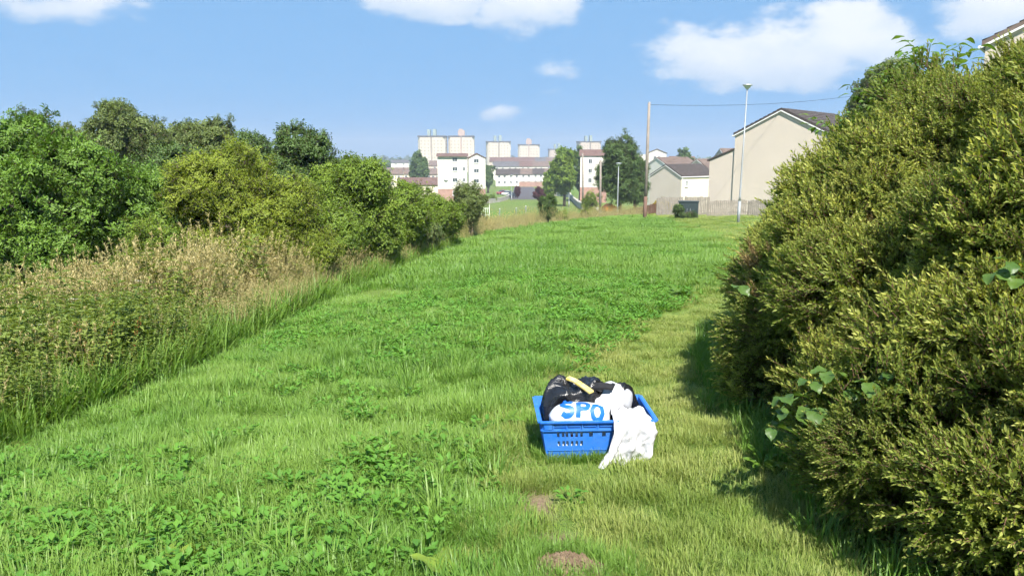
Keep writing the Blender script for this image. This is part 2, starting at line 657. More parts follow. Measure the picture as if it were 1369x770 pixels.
def clusters(key, mat, n=44, rad=0.30, L=0.085, W=0.045, cnt=4, **kw):
    return [leaf_cluster('%s spray' % key, mat, n, rad, L, W, **kw) for _ in range(cnt)]


S = {}
S['elder'] = clusters('elder', M['elder'], 60, 0.30, 0.105, 0.042)
S['willow'] = clusters('willow', M['willow'], 80, 0.30, 0.085, 0.026, twigs=7)
S['thorn'] = clusters('thorn', M['thorn'], 80, 0.30, 0.070, 0.040, twigs=6)
S['birch'] = clusters('birch', M['birch'], 90, 0.42, 0.090, 0.060, twigs=7, droop=0.6)
S['dark'] = clusters('dark', M['dark'], 90, 0.42, 0.100, 0.060, twigs=7)
S['far'] = clusters('far', M['dark'], 60, 0.62, 0.30, 0.19, twigs=6)
S['far_green'] = clusters('far green', M['thorn'], 60, 0.62, 0.30, 0.19, twigs=6)
S['purple'] = clusters('purple', M['purple'], 60, 0.62, 0.30, 0.19, twigs=6)
S['yellow'] = clusters('yellow', M['yellow'], 60, 0.45, 0.16, 0.10, twigs=6)


def shrub_lobe(name, nspr=58):
    """rounded tuft of upright shoots set with small narrow leaves, paler at the tips; about 1 m across, scaled where it is placed"""
    b = LB()
    k0 = 4.4
    for q in range(nspr):
        dd = np.array((random.gauss(0, 1), random.gauss(0, 1), random.gauss(.45, .9)))
        dd /= np.linalg.norm(dd)
        rad = U(.10, .165)
        c0 = dd * rad * np.array((1, 1, 1.05))
        axis_ = dd * .55 + np.array((0, 0, .6))
        br = U(0, 1)
        for k in range(5):
            d = axis_ + np.array((random.gauss(0, .28), random.gauss(0, .28), random.gauss(0, .2)))
            d /= np.linalg.norm(d)
            ln = U(0.06, 0.125)
            o = c0 + np.array((U(-.022, .022), U(-.022, .022), U(-.02, .01)))
            b.tube([o * k0, (o + d * ln) * k0], [0.0020 * k0, 0.0009 * k0], 0.1, mi=1)
            nl = int(ln / 0.0064)
            ph = U(0, 6.28)
            for j in range(nl):
                s = (j + 0.5) / nl
                ph += 2.4
                p = o + d * ln * s
                ref = np.array((math.cos(ph), math.sin(ph), 0.0))
                out = ref * (1.0 - 0.5 * s) + d * (0.75 + 0.5 * s)
                sz = U(0.8, 1.15) * (1.0 - 0.35 * abs(s - 0.5)) * k0
                b.leaf(p * k0, out, d, 0.025 * sz, 0.0092 * sz, br * .6 + U(0, .4), max(0, (s - 0.35) / 0.65) ** 1.2 * (.35 + .65 * br), U(-.1, .25))
    return b.obj(name, [M['shrub'], M['twig']])


S['shrub'] = [shrub_lobe('shrub lobe') for _ in range(7)]
M['dead'] = leafy('dead shrub leaf', (0.17, 0.125, 0.055), (0.31, 0.235, 0.105), (0.34, 0.28, 0.12), 0.3, 0.7, 0.1)
_dead = shrub_lobe('dead shrub lobe', 30)
_dead.data.materials[0] = M['dead']
S['shrub'].append(_dead)


def grass_tuft(name, mat, n, rad, L, W, lean, seg=3, dry=0.0):
    b = LB()
    for k in range(n):
        a, r = U(0, 6.28), rad * math.sqrt(U(0, 1))
        b.blade((r * math.cos(a), r * math.sin(a), -0.012), a + U(-1.6, 1.6), U(0.15, lean), L * U(0.55, 1.2), W * U(0.7, 1.3), U(0, 1), seg, tip0=1.0 if U(0, 1) < dry else 0.0)
    return b.obj(name, mat)


S['long'] = [grass_tuft('long grass tile', M['grass'], 460, 0.24, 0.115, 0.0064, 1.30, 4, 0.06) for _ in range(6)]
S['coarse'] = [grass_tuft('coarse grass tuft', M['grass'], 34, 0.07, 0.21, 0.010, 1.30, 4, 0.04) for _ in range(4)]
S['tuft'] = [grass_tuft('long grass tuft', M['grass'], 40, 0.075, 0.17, 0.0065, 0.95, 4, 0.04) for _ in range(4)]
S['long_far'] = [grass_tuft('far grass tile', M['grass'], 460, 0.60, 0.13, 0.013, 1.1, 3, 0.06) for _ in range(5)]
S['mown'] = [grass_tuft('mown grass tile', M['mown'], 260, 0.14, 0.060, 0.0042, 1.30, 3, 0.13) for _ in range(6)]
S['mown_far'] = [grass_tuft('far mown tile', M['mown'], 420, 0.60, 0.070, 0.012, 1.2, 2, 0.12) for _ in range(5)]


def broad_tuft(name):
    b = LB()
    for k in range(22):
        a, r = U(0, 6.28), 0.09 * math.sqrt(U(0, 1))
        d = (math.cos(a + U(-.8, .8)), math.sin(a + U(-.8, .8)), U(0.1, 0.9))
        s = U(0.6, 1.3)
        b.leaf((r * math.cos(a), r * math.sin(a), U(0.01, 0.10)), d, (0, 0, 1), 0.055 * s, 0.034 * s, U(0, 1), 0, U(0, .4))
    return b.obj(name, M['clover'])


S['broad'] = [broad_tuft('low broadleaf tuft') for _ in range(5)]


def straw_tuft(name):
    b = LB()
    for k in range(13):
        a, r = U(0, 6.28), 0.10 * math.sqrt(U(0, 1))
        L = U(0.55, 1.05)
        ln = U(0.03, 0.30)
        dx, dy = math.cos(a), math.sin(a)
        p0 = np.array((r * dx, r * dy, 0))
        top = p0 + np.array((dx * ln * L, dy * ln * L, L))
        mid = p0 + np.array((dx * ln * L * .3, dy * ln * L * .3, L * .55))
        b.tube([p0, mid, top], [0.0022, 0.0018, 0.0012], U(0, 1))
        for j in range(16):
            s = U(0.0, 0.2)
            q = top + (mid - top) * s
            aa = U(0, 6.28)
            b.leaf(q, (math.cos(aa), math.sin(aa), 1.3), (0, 0, 1), U(0.02, 0.045), 0.008, U(0, 1), 1.0, 0.1)
    for k in range(16):
        a, r = U(0, 6.28), 0.1 * math.sqrt(U(0, 1))
        b.blade((r * math.cos(a), r * math.sin(a), 0), a, U(0.2, 1.0), U(0.3, 0.65), 0.007, U(0, 1), 4, 0.2)
    return b.obj(name, M['straw'])


S['straw'] = [straw_tuft('dry grass tuft') for _ in range(4)]


def weed_stem(name, flower=False, rusty=False):
    b = LB()
    for q in range(4):
        x0, y0 = U(-.14, .14), U(-.10, .10)
        H = U(0.35, 0.95)
        lx, ly = U(-.22, .22), U(-.22, .22)
        pts = [np.array((x0, y0, 0)), np.array((x0 + lx * .4, y0 + ly * .4, H * .5)), np.array((x0 + lx, y0 + ly, H))]
        b.tube(pts, [0.004, 0.003, 0.0016], 0.3)
        if rusty and q < 3:
            for j in range(50):
                s = U(0.45, 1.0)
                p = pts[0] + (pts[2] - pts[0]) * s + np.array((U(-.02, .02), U(-.02, .02), 0))
                b.leaf(p, (U(-1, 1), U(-1, 1), .6), (0, 0, 1), .02, .012, U(0, 1), 0, 0, mi=2)
            continue
        for j in range(12):
            s = 0.12 + 0.86 * j / 12
            p = pts[0] + (pts[2] - pts[0]) * s
            for e in (0, math.pi):
                a = j * 1.57 + e + U(-.3, .3)
                L = 0.12 * (1.1 - 0.6 * s) * U(0.8, 1.2)
                b.leaf(p, (math.cos(a), math.sin(a), U(0.0, 0.6)), (0, 0, 1), L, L * 0.45, U(0, 1), s, U(.1, .5))
        if flower and q < 2:
            top = pts[2] + np.array((0, 0, U(0.08, 0.25)))
            b.tube([pts[2], top], 0.002, 0.3)
            for j in range(30):
                a, r = U(0, 6.28), 0.055 * math.sqrt(U(0, 1))
                p = top + np.array((r * math.cos(a), r * math.sin(a), 0.02 - r * .25))
                b.leaf(p, (math.cos(a), math.sin(a), .2), (0, 0, 1), .016, .014, 0, 0, 0, mi=1)
    return b.obj(name, [M['weed'], M['umbel'], M['rust']])


S['weed'] = [weed_stem('weed stem'), weed_stem('weed stem'), weed_stem('weed stem'), weed_stem('weed stem', True), weed_stem('weed stem', False, True)]

# ------------------------------------------------------------------ ground
def axis(lo, fine_lo, fine_hi, hi, step, grow):
    out = list(np.arange(fine_lo, fine_hi, step))
    s, v = step, fine_hi
    while v < hi:
        out.append(v)
        s *= grow
        v += s
    out.append(hi)
    s, v = step * grow, fine_lo
    while v > lo:
        s *= grow
        v -= s
        out.append(max(v, lo))
    return np.array(sorted(set(np.round(out, 4))))


BARE = [(0.23, 2.76, 0.17, 0.13), (0.09, 3.47, 0.12, 0.22), (0.17, 3.05, 0.14, 0.10), (0.36, 6.0, 0.26, 0.12), (0.62, 9.2, 0.30, 0.20), (0.78, 8.5, 0.22, 0.12), (-0.30, 7.5, 0.28, 0.20), (0.30, 4.05, .22, .07)]


def bare_at(x, y):
    b = np.zeros_like(np.asarray(x, float))
    wob = 0.55 * (fbm(np.asarray(x) * 7, np.asarray(y) * 7, 31, 3) - 0.5) * 2
    for (cx, cy, rx, ry) in BARE:
        d = np.hypot((x - cx) / rx, (y - cy) / ry) + wob
        b = np.maximum(b, 1 - sstep(0.65, 1.15, d))
    return b


gx = axis(-2000, -7, 7, 2000, 0.11, 1.09)
gy = axis(-120, 1.2, 13, 2400, 0.11, 1.06)
GX, GY = np.meshgrid(gx, gy, indexing='ij')
GZ = gz(GX, GY)

m, nt = new_mat('ground')
b_ = nd(nt, 'ShaderNodeBsdfPrincipled')
o_ = nd(nt, 'ShaderNodeOutputMaterial')
geo = nd(nt, 'ShaderNodeNewGeometry')
n_big = ramp(nt, noise(nt, 0.05, 5, .6, vec=geo.outputs['Position']), .35, .65)
n_mid = ramp(nt, noise(nt, 1.6, 5, .6, vec=geo.outputs['Position']), .3, .7)
n_fine = ramp(nt, noise(nt, 38, 4, .65, vec=geo.outputs['Position']), .3, .7)
turf = mixrgb(nt, n_mid, (0.085, 0.175, 0.022), (0.115, 0.205, 0.032))
turf = mixrgb(nt, n_big, turf, (0.140, 0.175, 0.050))
turf = mixrgb(nt, nmath(nt, 'MULTIPLY', n_fine, .35), turf, (0.10, 0.085, 0.035))
soil = mixrgb(nt, n_fine, (0.135, 0.095, 0.060), (0.26, 0.19, 0.125))
ab = nd(nt, 'ShaderNodeAttribute', attribute_name='bare')
nt.links.new(mixrgb(nt, ab.outputs['Fac'], turf, soil), b_.inputs['Base Color'])
b_.inputs['Roughness'].default_value = 0.95
b_.inputs['Specular IOR Level'].default_value = 0.1
bp = nd(nt, 'ShaderNodeBump')
bp.inputs['Strength'].default_value = 0.9
bp.inputs['Distance'].default_value = 0.02
nt.links.new(noise(nt, 45, 5, .7, vec=geo.outputs['Position']), bp.inputs['Height'])
nt.links.new(bp.outputs[0], b_.inputs['Normal'])
nt.links.new(b_.outputs[0], o_.inputs['Surface'])
M['ground'] = m
gme = grid_mesh('ground', np.stack([GX, GY, GZ], -1), M['ground'])
ga = gme.attributes.new('bare', 'FLOAT', 'POINT')
ga.data.foreach_set('value', bare_at(GX, GY).reshape(-1).astype(np.float32))
ground = tag(link(bpy.data.objects.new('ground', gme)), kind='structure')


# ------------------------------------------------------------------ grass
def sample_area(y0, y1, per_m2, xmin, xmax):
    """random points; per_m2(y) density, x limits as functions of y"""
    ys = np.linspace(y0, y1, 400)
    wid = np.maximum(0, xmax(ys) - xmin(ys))
    dens = per_m2(ys) * wid
    cum = np.concatenate([[0], np.cumsum((dens[1:] + dens[:-1]) / 2 * np.diff(ys))])
    n = int(cum[-1])
    y = np.interp(rng.uniform(0, cum[-1], n), cum, ys)
    x = xmin(y) + rng.uniform(0, 1, n) * (xmax(y) - xmin(y))
    return x, y


def flat_rot(n, tilt=0.18):
    return np.stack([rng.normal(0, tilt, n), rng.normal(0, tilt, n), rng.uniform(0, 6.28, n)], 1)


def put_grass(name, x, y, sources, smin, smax, tint=None, sink=0.0, zs=None, tilt=0.06):
    n = len(x)
    z = gz(x, y) - sink
    s = rng.uniform(smin, smax, n)
    sc = np.stack([s, s, s * (1 if zs is None else zs)], 1)
    return scatter(name, np.stack([x, y, z], 1), flat_rot(n, tilt), sc, sources, tint)


def right_lim(y):
    return np.interp(y, [0, 8, 12, 20, 60], [3.4, 3.6, 9, 15, 42])


def lawn_noise(x, y, s):
    return fbm(x * 0.9, y * 0.9, s, 4)


# rough lawn, near and far
x, y = sample_area(1.3, 13, lambda y: np.clip(38 / (1 + (y / 9) ** 1.6), 11, 30), lambda y: lawn_left(y) - 0.35, lambda y: mown_left(y) + 0.05)
keep = (bare_at(x, y) < rng.uniform(0.1, 0.8, len(x))) & (np.hypot((x - .23) / .29, (y - 2.76) / .26) > 1)
x, y = x[keep], y[keep]
t = lawn_noise(x, y, 3)
zs = 0.35 + 1.25 * fbm(x * 1.5, y * 1.5, 12, 3)
g = put_grass('rough_grass', x, y, S['long'], 0.62, 1.15, np.clip((t - .36) * 3.4, 0, 1), zs=zs)
tag(g, 'lush uneven long green grass covering the slope left of the crate', 'grass')
x, y = sample_area(13, 75, lambda y: np.clip(500 / y ** 1.7, 1.6, 4.5), lambda y: lawn_left(y) - 0.6, lambda y: mown_left(y) + 0.3)
t = lawn_noise(x * .5, y * .5, 3)
k = (y < crest_y(x) + 16)
x, y, t = x[k], y[k], t[k]
g = put_grass('hilltop_grass', x, y, S['long_far'], 0.8, 1.35, np.clip((t - .3) * 2.0, 0, 1))
tag(g, 'long green grass over the far crest of the slope', 'grass')
x, y = sample_area(1.4, 16, lambda y: 26 - y, lambda y: lawn_left(y), lambda y: mown_left(y) - .05)
k = fbm(x * 1.1, y * 1.1, 61, 3) > rng.uniform(.38, .62, len(x))
x, y = x[k], y[k]
g = put_grass('coarse_grass', x, y, S['coarse'], .6, 1.2, rng.uniform(0, 1, len(x)))
tag(g, 'coarse arching tufts standing out of the rough grass', 'grass')
an, ra = rng.uniform(0, 6.28, 150), rng.uniform(.75, 1.9, 150)
x, y = .23 + .17 * ra * np.cos(an), 2.76 + .14 * ra * np.sin(an)
g = put_grass('molehill_grass', x, y, S['tuft'], .28, .62, rng.uniform(0, 1, 150))
tag(g, 'short grass tufts growing round and into the molehill', 'grass')
# mown strip
x, y = sample_area(1.3, 12, lambda y: np.clip(75 / (1 + (y / 9) ** 1.6), 30, 60), lambda y: mown_left(y) - 0.2, lambda y: np.minimum(right_lim(y), mown_left(y) + 3.9))
keep = (bare_at(x, y) < rng.uniform(0.02, 0.9, len(x))) & (np.hypot((x - .23) / .22, (y - 2.76) / .17) > 1)
x, y = x[keep], y[keep]
t = fbm(x * 2.2, y * 2.2, 44, 4)
g = put_grass('mown_grass', x, y, S['mown'], 0.7, 1.25, np.clip((t - .3) * 2.2, 0, 1), zs=0.7 + .7 * fbm(x * 3, y * 3, 48, 3))
tag(g, 'short pale mown grass with dry blades round and behind the crate', 'grass')
x, y = sample_area(11, 70, lambda y: np.clip(500 / y ** 1.7, 1.4, 4.0), lambda y: mown_left(y) - 0.4, right_lim)
t = fbm(x * .4, y * .4, 44, 4)
g = put_grass('verge_grass', x, y, S['mown_far'], 0.8, 1.3, np.clip((t - .25) * 2.2, 0, 1))
tag(g, 'light green mown verge in front of the garden fence', 'grass')
# low broad leaves in the rough grass
x, y = sample_area(1.5, 22, lambda y: np.clip(110 - 2 * y, 40, 110), lambda y: lawn_left(y) + 0.1, lambda y: mown_left(y) + 0.5)
t = fbm(x * 0.55, y * 0.55, 77, 3)
band = np.exp(-((x + .2) / 1.6) ** 2) * sstep(4.5, 7, y)
k = (t + .12 * band > rng.uniform(0.46, 0.72, len(x))) & (np.hypot(x - .5, y - 4.2) > .75) & (np.hypot(x - .23, y - 2.8) > .62)
x, y = x[k], y[k]
g = put_grass('ground_cover', x, y, S['broad'], 0.4, .95, rng.uniform(0, 1, len(x)), zs=1.2)
tag(g, 'low broad-leaved ground cover growing through the rough grass', 'ground cover')
# longer tufts in the shade along the foot of the big shrub
x, y = sample_area(2.0, 8.5, lambda y: 90 + 0 * y, lambda y: np.interp(y, [2, 3, 4.9, 7, 9], [1.25, 1.35, 1.35, 1.80, 2.3]), lambda y: np.interp(y, [2, 3, 4.9, 7, 9], [1.9, 1.9, 1.9, 2.4, 3.0]))
g = put_grass('shade_grass', x, y, S['tuft'], 0.7, 1.3, rng.uniform(0, .6, len(x)))
tag(g, 'long dark grass along the shaded foot of the big shrub', 'grass')

# ------------------------------------------------------------------ tall weeds and dry grass on the left
def weed_right(y):
    return lawn_left(y) + np.interp(y, [8, 13, 30], [0.05, 0.45, 0.5])


x, y = sample_area(2.8, 40, lambda y: np.clip(330 / (1 + (y / 8) ** 1.3), 26, 130), lambda y: lawn_left(y) - np.interp(y, [3, 8, 15, 30, 40], [2.2, 3.8, 2.6, 1.8, 1.6]), weed_right)
edge = weed_right(y) - x
dry = np.clip(fbm(x * .45, y * .45, 21, 3) + np.interp(y, [4, 8, 10, 20], [-.30, -.17, .02, .22]), 0, 1)
straw = dry > rng.uniform(0.16, 0.80, len(x))
sc = np.clip(0.50 + edge * 0.5, 0.45, 1.1) * (.45 + 1.1 * fbm(x * 1.3, y * 1.3, 27, 3))
xs, ys, ss = x[straw], y[straw], sc[straw]
n = len(xs)
g = scatter('dry_grass', np.stack([xs, ys, gz(xs, ys) - .02], 1), flat_rot(n, .13), rng.uniform(.6, 1.2, n) * ss, S['straw'], rng.uniform(0, 1, n))
tag(g, 'tall straw-coloured dry grass between the lawn and the bushes', 'dry grass')
xs, ys, ss = x[~straw], y[~straw], sc[~straw]
n = len(xs)
g = scatter('weeds', np.stack([xs, ys, gz(xs, ys) - .02], 1), flat_rot(n, .15), rng.uniform(.45, 1.35, n) * ss, S['weed'], rng.uniform(0, 1, n), pick=rng.choice(5, n, p=[.33, .322, .32, .018, .01]))
tag(g, 'tangled green weeds with white flower heads along the lawn edge', 'weeds')
x, y = sample_area(2.8, 26, lambda y: np.clip(500 / (1 + (y / 6) ** 1.6), 20, 190), lambda y: lawn_left(y) - np.interp(y, [3, 8, 15, 30], [2.0, 2.4, 2.4, 1.0]), weed_right)
g = put_grass('weed_grass', x, y, S['tuft'], 1.4, 3.4, rng.uniform(0, 1, len(x)))
tag(g, 'tall green grass growing among the weeds at the lawn edge', 'grass')
# rough pale grass on the bank past the crest
x, y = sample_area(30, 75, lambda y: 5.0 + 0 * y, lambda y: -6 + 0 * y, lambda y: 12 + 0 * y)
k = (y > crest_y(x) + 2) & (y < crest_y(x) + 26) & (fbm(x * .25, y * .25, 91, 3) > .42)
x, y = x[k], y[k]
n = len(x)
g = scatter('bank_grass', np.stack([x, y, gz(x, y)], 1), flat_rot(n, .15), rng.uniform(.7, 1.1, n), S['straw'], rng.uniform(0, 1, n))
tag(g, 'pale dry grass on the bank below the crest', 'dry grass')


# ------------------------------------------------------------------ trees and bushes
def sub_lobes(c, r, n, size, seed, low=-0.35):
    """lobes spread over an ellipsoid, so that the outline is uneven"""
    rr = np.random.default_rng(seed)
    out = [(c[0], c[1], c[2], r[0] * .72, r[1] * .72, r[2] * .72)]
    k = 0
    while len(out) < n + 1 and k < 3000:
        k += 1
        d = rr.normal(0, 1, 3)
        d /= np.linalg.norm(d)
        if d[2] < low:
            continue
        f = rr.uniform(.60, 1.0)
        s = size * rr.uniform(.45, 1.2)
        out.append((c[0] + d[0] * r[0] * f, c[1] + d[1] * r[1] * f, c[2] + d[2] * r[2] * f, s * r[0], s * r[1], s * r[2] * .85))
    return out


def lobe_points(lobes, n, depth=0.22, up=0.35, prune=0.70):
    L = np.array(lobes)
    area = (L[:, 3] * L[:, 4] + L[:, 4] * L[:, 5] + L[:, 3] * L[:, 5])
    i = rng.choice(len(L), n, p=area / area.sum())
    d = rng.normal(0, 1, (n, 3))
    d /= np.linalg.norm(d, axis=1, keepdims=True)
    f = 1 - np.abs(rng.normal(0, depth, n))
    f = np.clip(f, .15, 1.05)
    p = L[i, :3] + d * L[i, 3:6] * f[:, None]
    ok = np.ones(n, bool)
    for q in L:
        e = np.linalg.norm((p - q[:3]) / q[3:6], axis=1)
        ok &= (e > prune) | (rng.uniform(0, 1, n) < .12)
    nrm = d / L[i, 3:6]
    nrm /= np.linalg.norm(nrm, axis=1, keepdims=True)
    nrm[:, 2] += up
    stray = rng.uniform(0, 1, n) < .16
    p = p + nrm * (stray * rng.uniform(0, .45, n) * L[i, 3])[:, None]
    return p[ok], nrm[ok], i[ok]


def tree(name, label, base, lobes, n, src, scl, category='tree', bark='bark', trunk_r=0.12, group=None, seed=1, multi=1, tint_amt=1.0, limbs=9):
    """base: world point; lobes in coordinates relative to the base"""
    t = thing(name, label, category, base, 0, group)
    rr = np.random.default_rng(seed)
    mb = MB()
    L = np.array(lobes)
    big = L[np.argsort(-L[:, 2])]
    zmid = float(L[0, 2])
    for s in range(multi):
        ox, oy = (0, 0) if multi == 1 else (rr.uniform(-.3, .3) * L[0, 3], rr.uniform(-.3, .3) * L[0, 4])
        fork = np.array((L[0, 0] * .6 + ox * 1.4, L[0, 1] * .6 + oy * 1.4, max(.3, zmid - L[0, 5] * .45)))
        mb.tube([(ox, oy, -.25), (ox * 1.1 + trunk_r * .4, oy * 1.1, fork[2] * .5), fork], [trunk_r * 1.25, trunk_r, trunk_r * .75], 8)
        for k in range(limbs):
            q = L[rr.integers(0, len(L))]
            end = np.array(q[:3]) + np.array((0, 0, .2 * q[5])) + rr.normal(0, .25, 3) * q[3:6]
            mid = fork * .45 + end * .55 + np.array((0, 0, rr.uniform(.0, .3)))
            mb.tube([fork - np.array((0, 0, rr.uniform(0, .2))), mid, end], [trunk_r * .55, trunk_r * .32, trunk_r * .10], 5)
    mb.build('trunk', M[bark], t, True)
    p, nr, idx = lobe_points(lobes, n)
    lt = rr.uniform(0, 1, len(L))
    tint = np.clip(lt[idx] * .7 + rng.uniform(0, .4, len(p)), 0, 1) * tint_amt
    scatter('crown', p, dir_rot(nr, .45), rng.uniform(.65, 1.2, len(p)) * scl, src, tint, t)
    return t


def bush_at(name, label, px, depth, w_px, top_py, n, src, scl, seed, category='bush', group=None, bark='bark', skirt=0.15, lobes_n=14, size=.42, deep=0.9, trunk_r=.05, multi=3, low=-0.35):
    """bush or tree whose crown spans w_px photo pixels at `depth` metres and whose top is at row top_py"""
    X, Y, Z = at(px, top_py, depth)
    g0 = gzf(X, Y)
    H = Z - g0
    rw = w_px / FPX * depth / 2
    zc_ = (H + skirt * H) / 2
    rz = (H - skirt * H) / 2
    lb = sub_lobes((0, 0, zc_), (rw * .80, rw * deep * .80, rz * .86), lobes_n, size, seed, low)
    return tree(name, label, (X, Y, g0), lb, n, src, scl, category, bark, trunk_r, group, seed, multi)

# bushes along the left of the lawn, near to far
bush_at('elder_bush', 'broad dark green elder bush at the left edge of the photo', 45, 12.4, 270, 150, 3400, S['elder'], 0.71, 11, skirt=.0, lobes_n=26, size=.32)
bush_at('elder_bush', 'smaller green bush between the dark elder and the yellowish willow', 185, 14.4, 120, 225, 1300, S['elder'], 0.69, 12, skirt=.0)
bush_at('willow_bush', 'yellow-green willow bush, widest of the row beside the lawn', 310, 13.6, 250, 194, 3800, S['willow'], 0.74, 13, skirt=.0, lobes_n=26, size=.32)
bush_at('hawthorn_bush', 'bright green bush with pale leading shoots right of the willow', 472, 16.8, 130, 203, 2300, S['thorn'], 0.80, 14, skirt=.0, lobes_n=20, size=.35)
bush_at('hawthorn_bush', 'low mid-green bush spreading out under the bright shoots', 425, 15.1, 120, 262, 1300, S['thorn'], 0.71, 19, skirt=.0)
bush_at('hawthorn_bush', 'rounded green bush in front of the red-roofed garages', 528, 19.8, 104, 240, 1600, S['thorn'], 0.83, 15, skirt=.0)
bush_at('hawthorn_bush', 'low rounded bush at the narrow end of the bush row', 585, 24.0, 80, 266, 1000, S['thorn'], 0.83, 16, skirt=.0)
bush_at('thorn_tree', 'thin grey-green thorn tree ending the bush row before the white block', 627, 28.8, 46, 244, 520, S['birch'], 0.63, 17, category='tree', skirt=.1, multi=2, size=.36)
bush_at('bramble_thicket', 'low tangled thicket filling the foot of the gap left of the willow', 205, 12.7, 130, 285, 1300, S['thorn'], 0.57, 31, skirt=.0, size=.4)
bush_at('bramble_thicket', 'low tangled thicket under the right side of the willow', 390, 13.7, 110, 292, 1000, S['willow'], 0.57, 32, skirt=.0, size=.4)
bush_at('bramble_thicket', 'low tangled thicket under the rounded green bush', 498, 17.4, 100, 282, 1000, S['thorn'], 0.63, 33, skirt=.0, size=.4)
bush_at('bramble_thicket', 'small tangled thicket before the last low bush of the row', 555, 21.6, 70, 285, 600, S['birch'], 0.57, 34, skirt=.0, size=.4)
# trees standing behind them
bush_at('birch_tree', 'tall grey-green birch, highest top of the trees behind', 165, 28.0, 160, 113, 2300, S['birch'], 0.85, 121, 'tree', None, 'pale_bark', .12, 30, .34, trunk_r=.08, multi=3)
bush_at('birch_tree', 'birch with a dark narrow top behind the elder bush', 48, 29.0, 130, 132, 1700, S['birch'], 0.85, 22, 'tree', None, 'pale_bark', .12, 20, .32, trunk_r=.08, multi=2)
bush_at('birch_tree', 'birch with a flat top between the tall birch and the dark round tree', 288, 28.0, 108, 140, 1500, S['birch'], 0.85, 23, 'tree', None, 'pale_bark', .12, 20, .32, trunk_r=.08, multi=3)
bush_at('birch_tree', 'grey-green birch half hidden behind its taller neighbour', 228, 31.0, 120, 136, 1400, S['birch'], 0.9, 24, 'tree', None, 'pale_bark', .12, 18, .33, trunk_r=.08, multi=2)
bush_at('birch_tree', 'birch at the very left edge, cut off by the photo', -45, 27.0, 130, 148, 1300, S['birch'], 0.9, 25, 'tree', None, 'pale_bark', .1, 14, .36, trunk_r=.08, multi=2)
bush_at('shade_tree', 'dark green tree with a domed crown, right end of the trees behind', 402, 21.0, 136, 164, 2100, S['dark'], 0.72, 26, 'tree', None, 'bark', .08, 22, .32, trunk_r=.08, multi=2)
bush_at('shade_tree', 'dark tree in the gap behind the willow bush', 338, 23.0, 100, 176, 1100, S['dark'], 0.75, 27, 'tree', None, 'bark', .08, 14, .38, trunk_r=.08, multi=2)
bush_at('shade_tree', 'dark tree low in the gap between elder and willow', 225, 20.0, 120, 200, 1100, S['dark'], 0.75, 28, 'tree', None, 'bark', .05, 14, .38, trunk_r=.08, multi=2)
bush_at('shade_tree', 'dark tree behind the top of the elder bush', 110, 22.0, 120, 190, 1000, S['dark'], 0.75, 29, 'tree', None, 'bark', .05, 14, .38, trunk_r=.08, multi=2)

# ------------------------------------------------------------------ big evergreen shrub on the right
SH = [(3.85, 4.35, 0.12, 2.06, 2.85, 1.86), (3.80, 6.5, 0.0, 1.45, 2.05, 1.45), (5.3, 4.1, .3, 1.9, 2.6, 2.36), (3.25, 3.05, -.1, 1.80, 1.55, 1.20), (3.9, 3.8, .25, 1.55, 2.0, 2.25)]
t = thing('evergreen_shrub', 'huge mounded evergreen shrub with yellow-tipped sprigs filling the right side', 'shrub', (3.7, 4.6, gzf(3.7, 4.6)))
ox, oy, oz = t.location
rr = np.random.default_rng(5)
lob = []
for (cx, cy, cz, rx, ry, rz_), cnt in zip(SH, (380, 170, 80, 150, 110)):
    k = 0
    while k < cnt:
        d = rr.normal(0, 1, 3)
        d /= np.linalg.norm(d)
        if d[2] < -.12:
            continue
        f = rr.uniform(.84, 1.06)
        p = np.array((cx + d[0] * rx * f, cy + d[1] * ry * f, cz + d[2] * rz_ * f))
        if any(np.linalg.norm((p - np.array(q[:3])) / np.array(q[3:])) < .84 for q in SH):
            continue
        if p[2] < gzf(p[0], p[1]) + .10:
            continue
        k += 1
        s = rr.uniform(.16, .34)
        lob.append((p[0], p[1], p[2], s, s, s * rr.uniform(.8, 1.25)))
for k in range(70):
    q = lob[rr.integers(0, 420)]
    s = rr.uniform(.30, .42)
    d = np.array(q[:3]) - np.array((3.8, 4.8, .2))
    d /= np.linalg.norm(d)
    p = np.array(q[:3]) + d * rr.uniform(-.06, .10)
    lob.append((p[0], p[1], p[2], s, s, s * rr.uniform(.8, 1.2)))
L = np.array(lob)
cen = np.array((3.8, 4.8, .4))
out = L[:, :3] - cen
out /= np.linalg.norm(out, axis=1, keepdims=True)
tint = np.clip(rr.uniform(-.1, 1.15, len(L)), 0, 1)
# inner foliage that fills the heart of the shrub
SA = np.array(SH)
nin = 620
jj = rr.integers(0, 5, nin)
d2 = rr.normal(0, 1, (nin, 3))
d2 /= np.linalg.norm(d2, axis=1, keepdims=True)
d2[:, 2] = np.abs(d2[:, 2])
p2 = SA[jj, :3] + d2 * SA[jj, 3:6] * rr.uniform(.70, .92, nin)[:, None]
P_ = np.concatenate([L[:, :3], p2]) - np.array((ox, oy, oz))
N_ = np.concatenate([out * .7 + np.array((0, 0, .7)), d2 + np.array((0, 0, .6))])
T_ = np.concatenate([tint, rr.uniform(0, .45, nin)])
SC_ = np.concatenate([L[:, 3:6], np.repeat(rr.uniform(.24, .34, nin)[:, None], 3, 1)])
ok = (P_[:, 2] + oz) > gz(P_[:, 0] + ox, P_[:, 1] + oy) + .05
rot_ = dir_rot(N_[ok], .35)
pk_ = rr.choice(8, len(P_), p=[.1395] * 7 + [.0235])
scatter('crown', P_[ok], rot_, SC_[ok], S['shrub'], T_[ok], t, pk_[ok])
mb = MB()
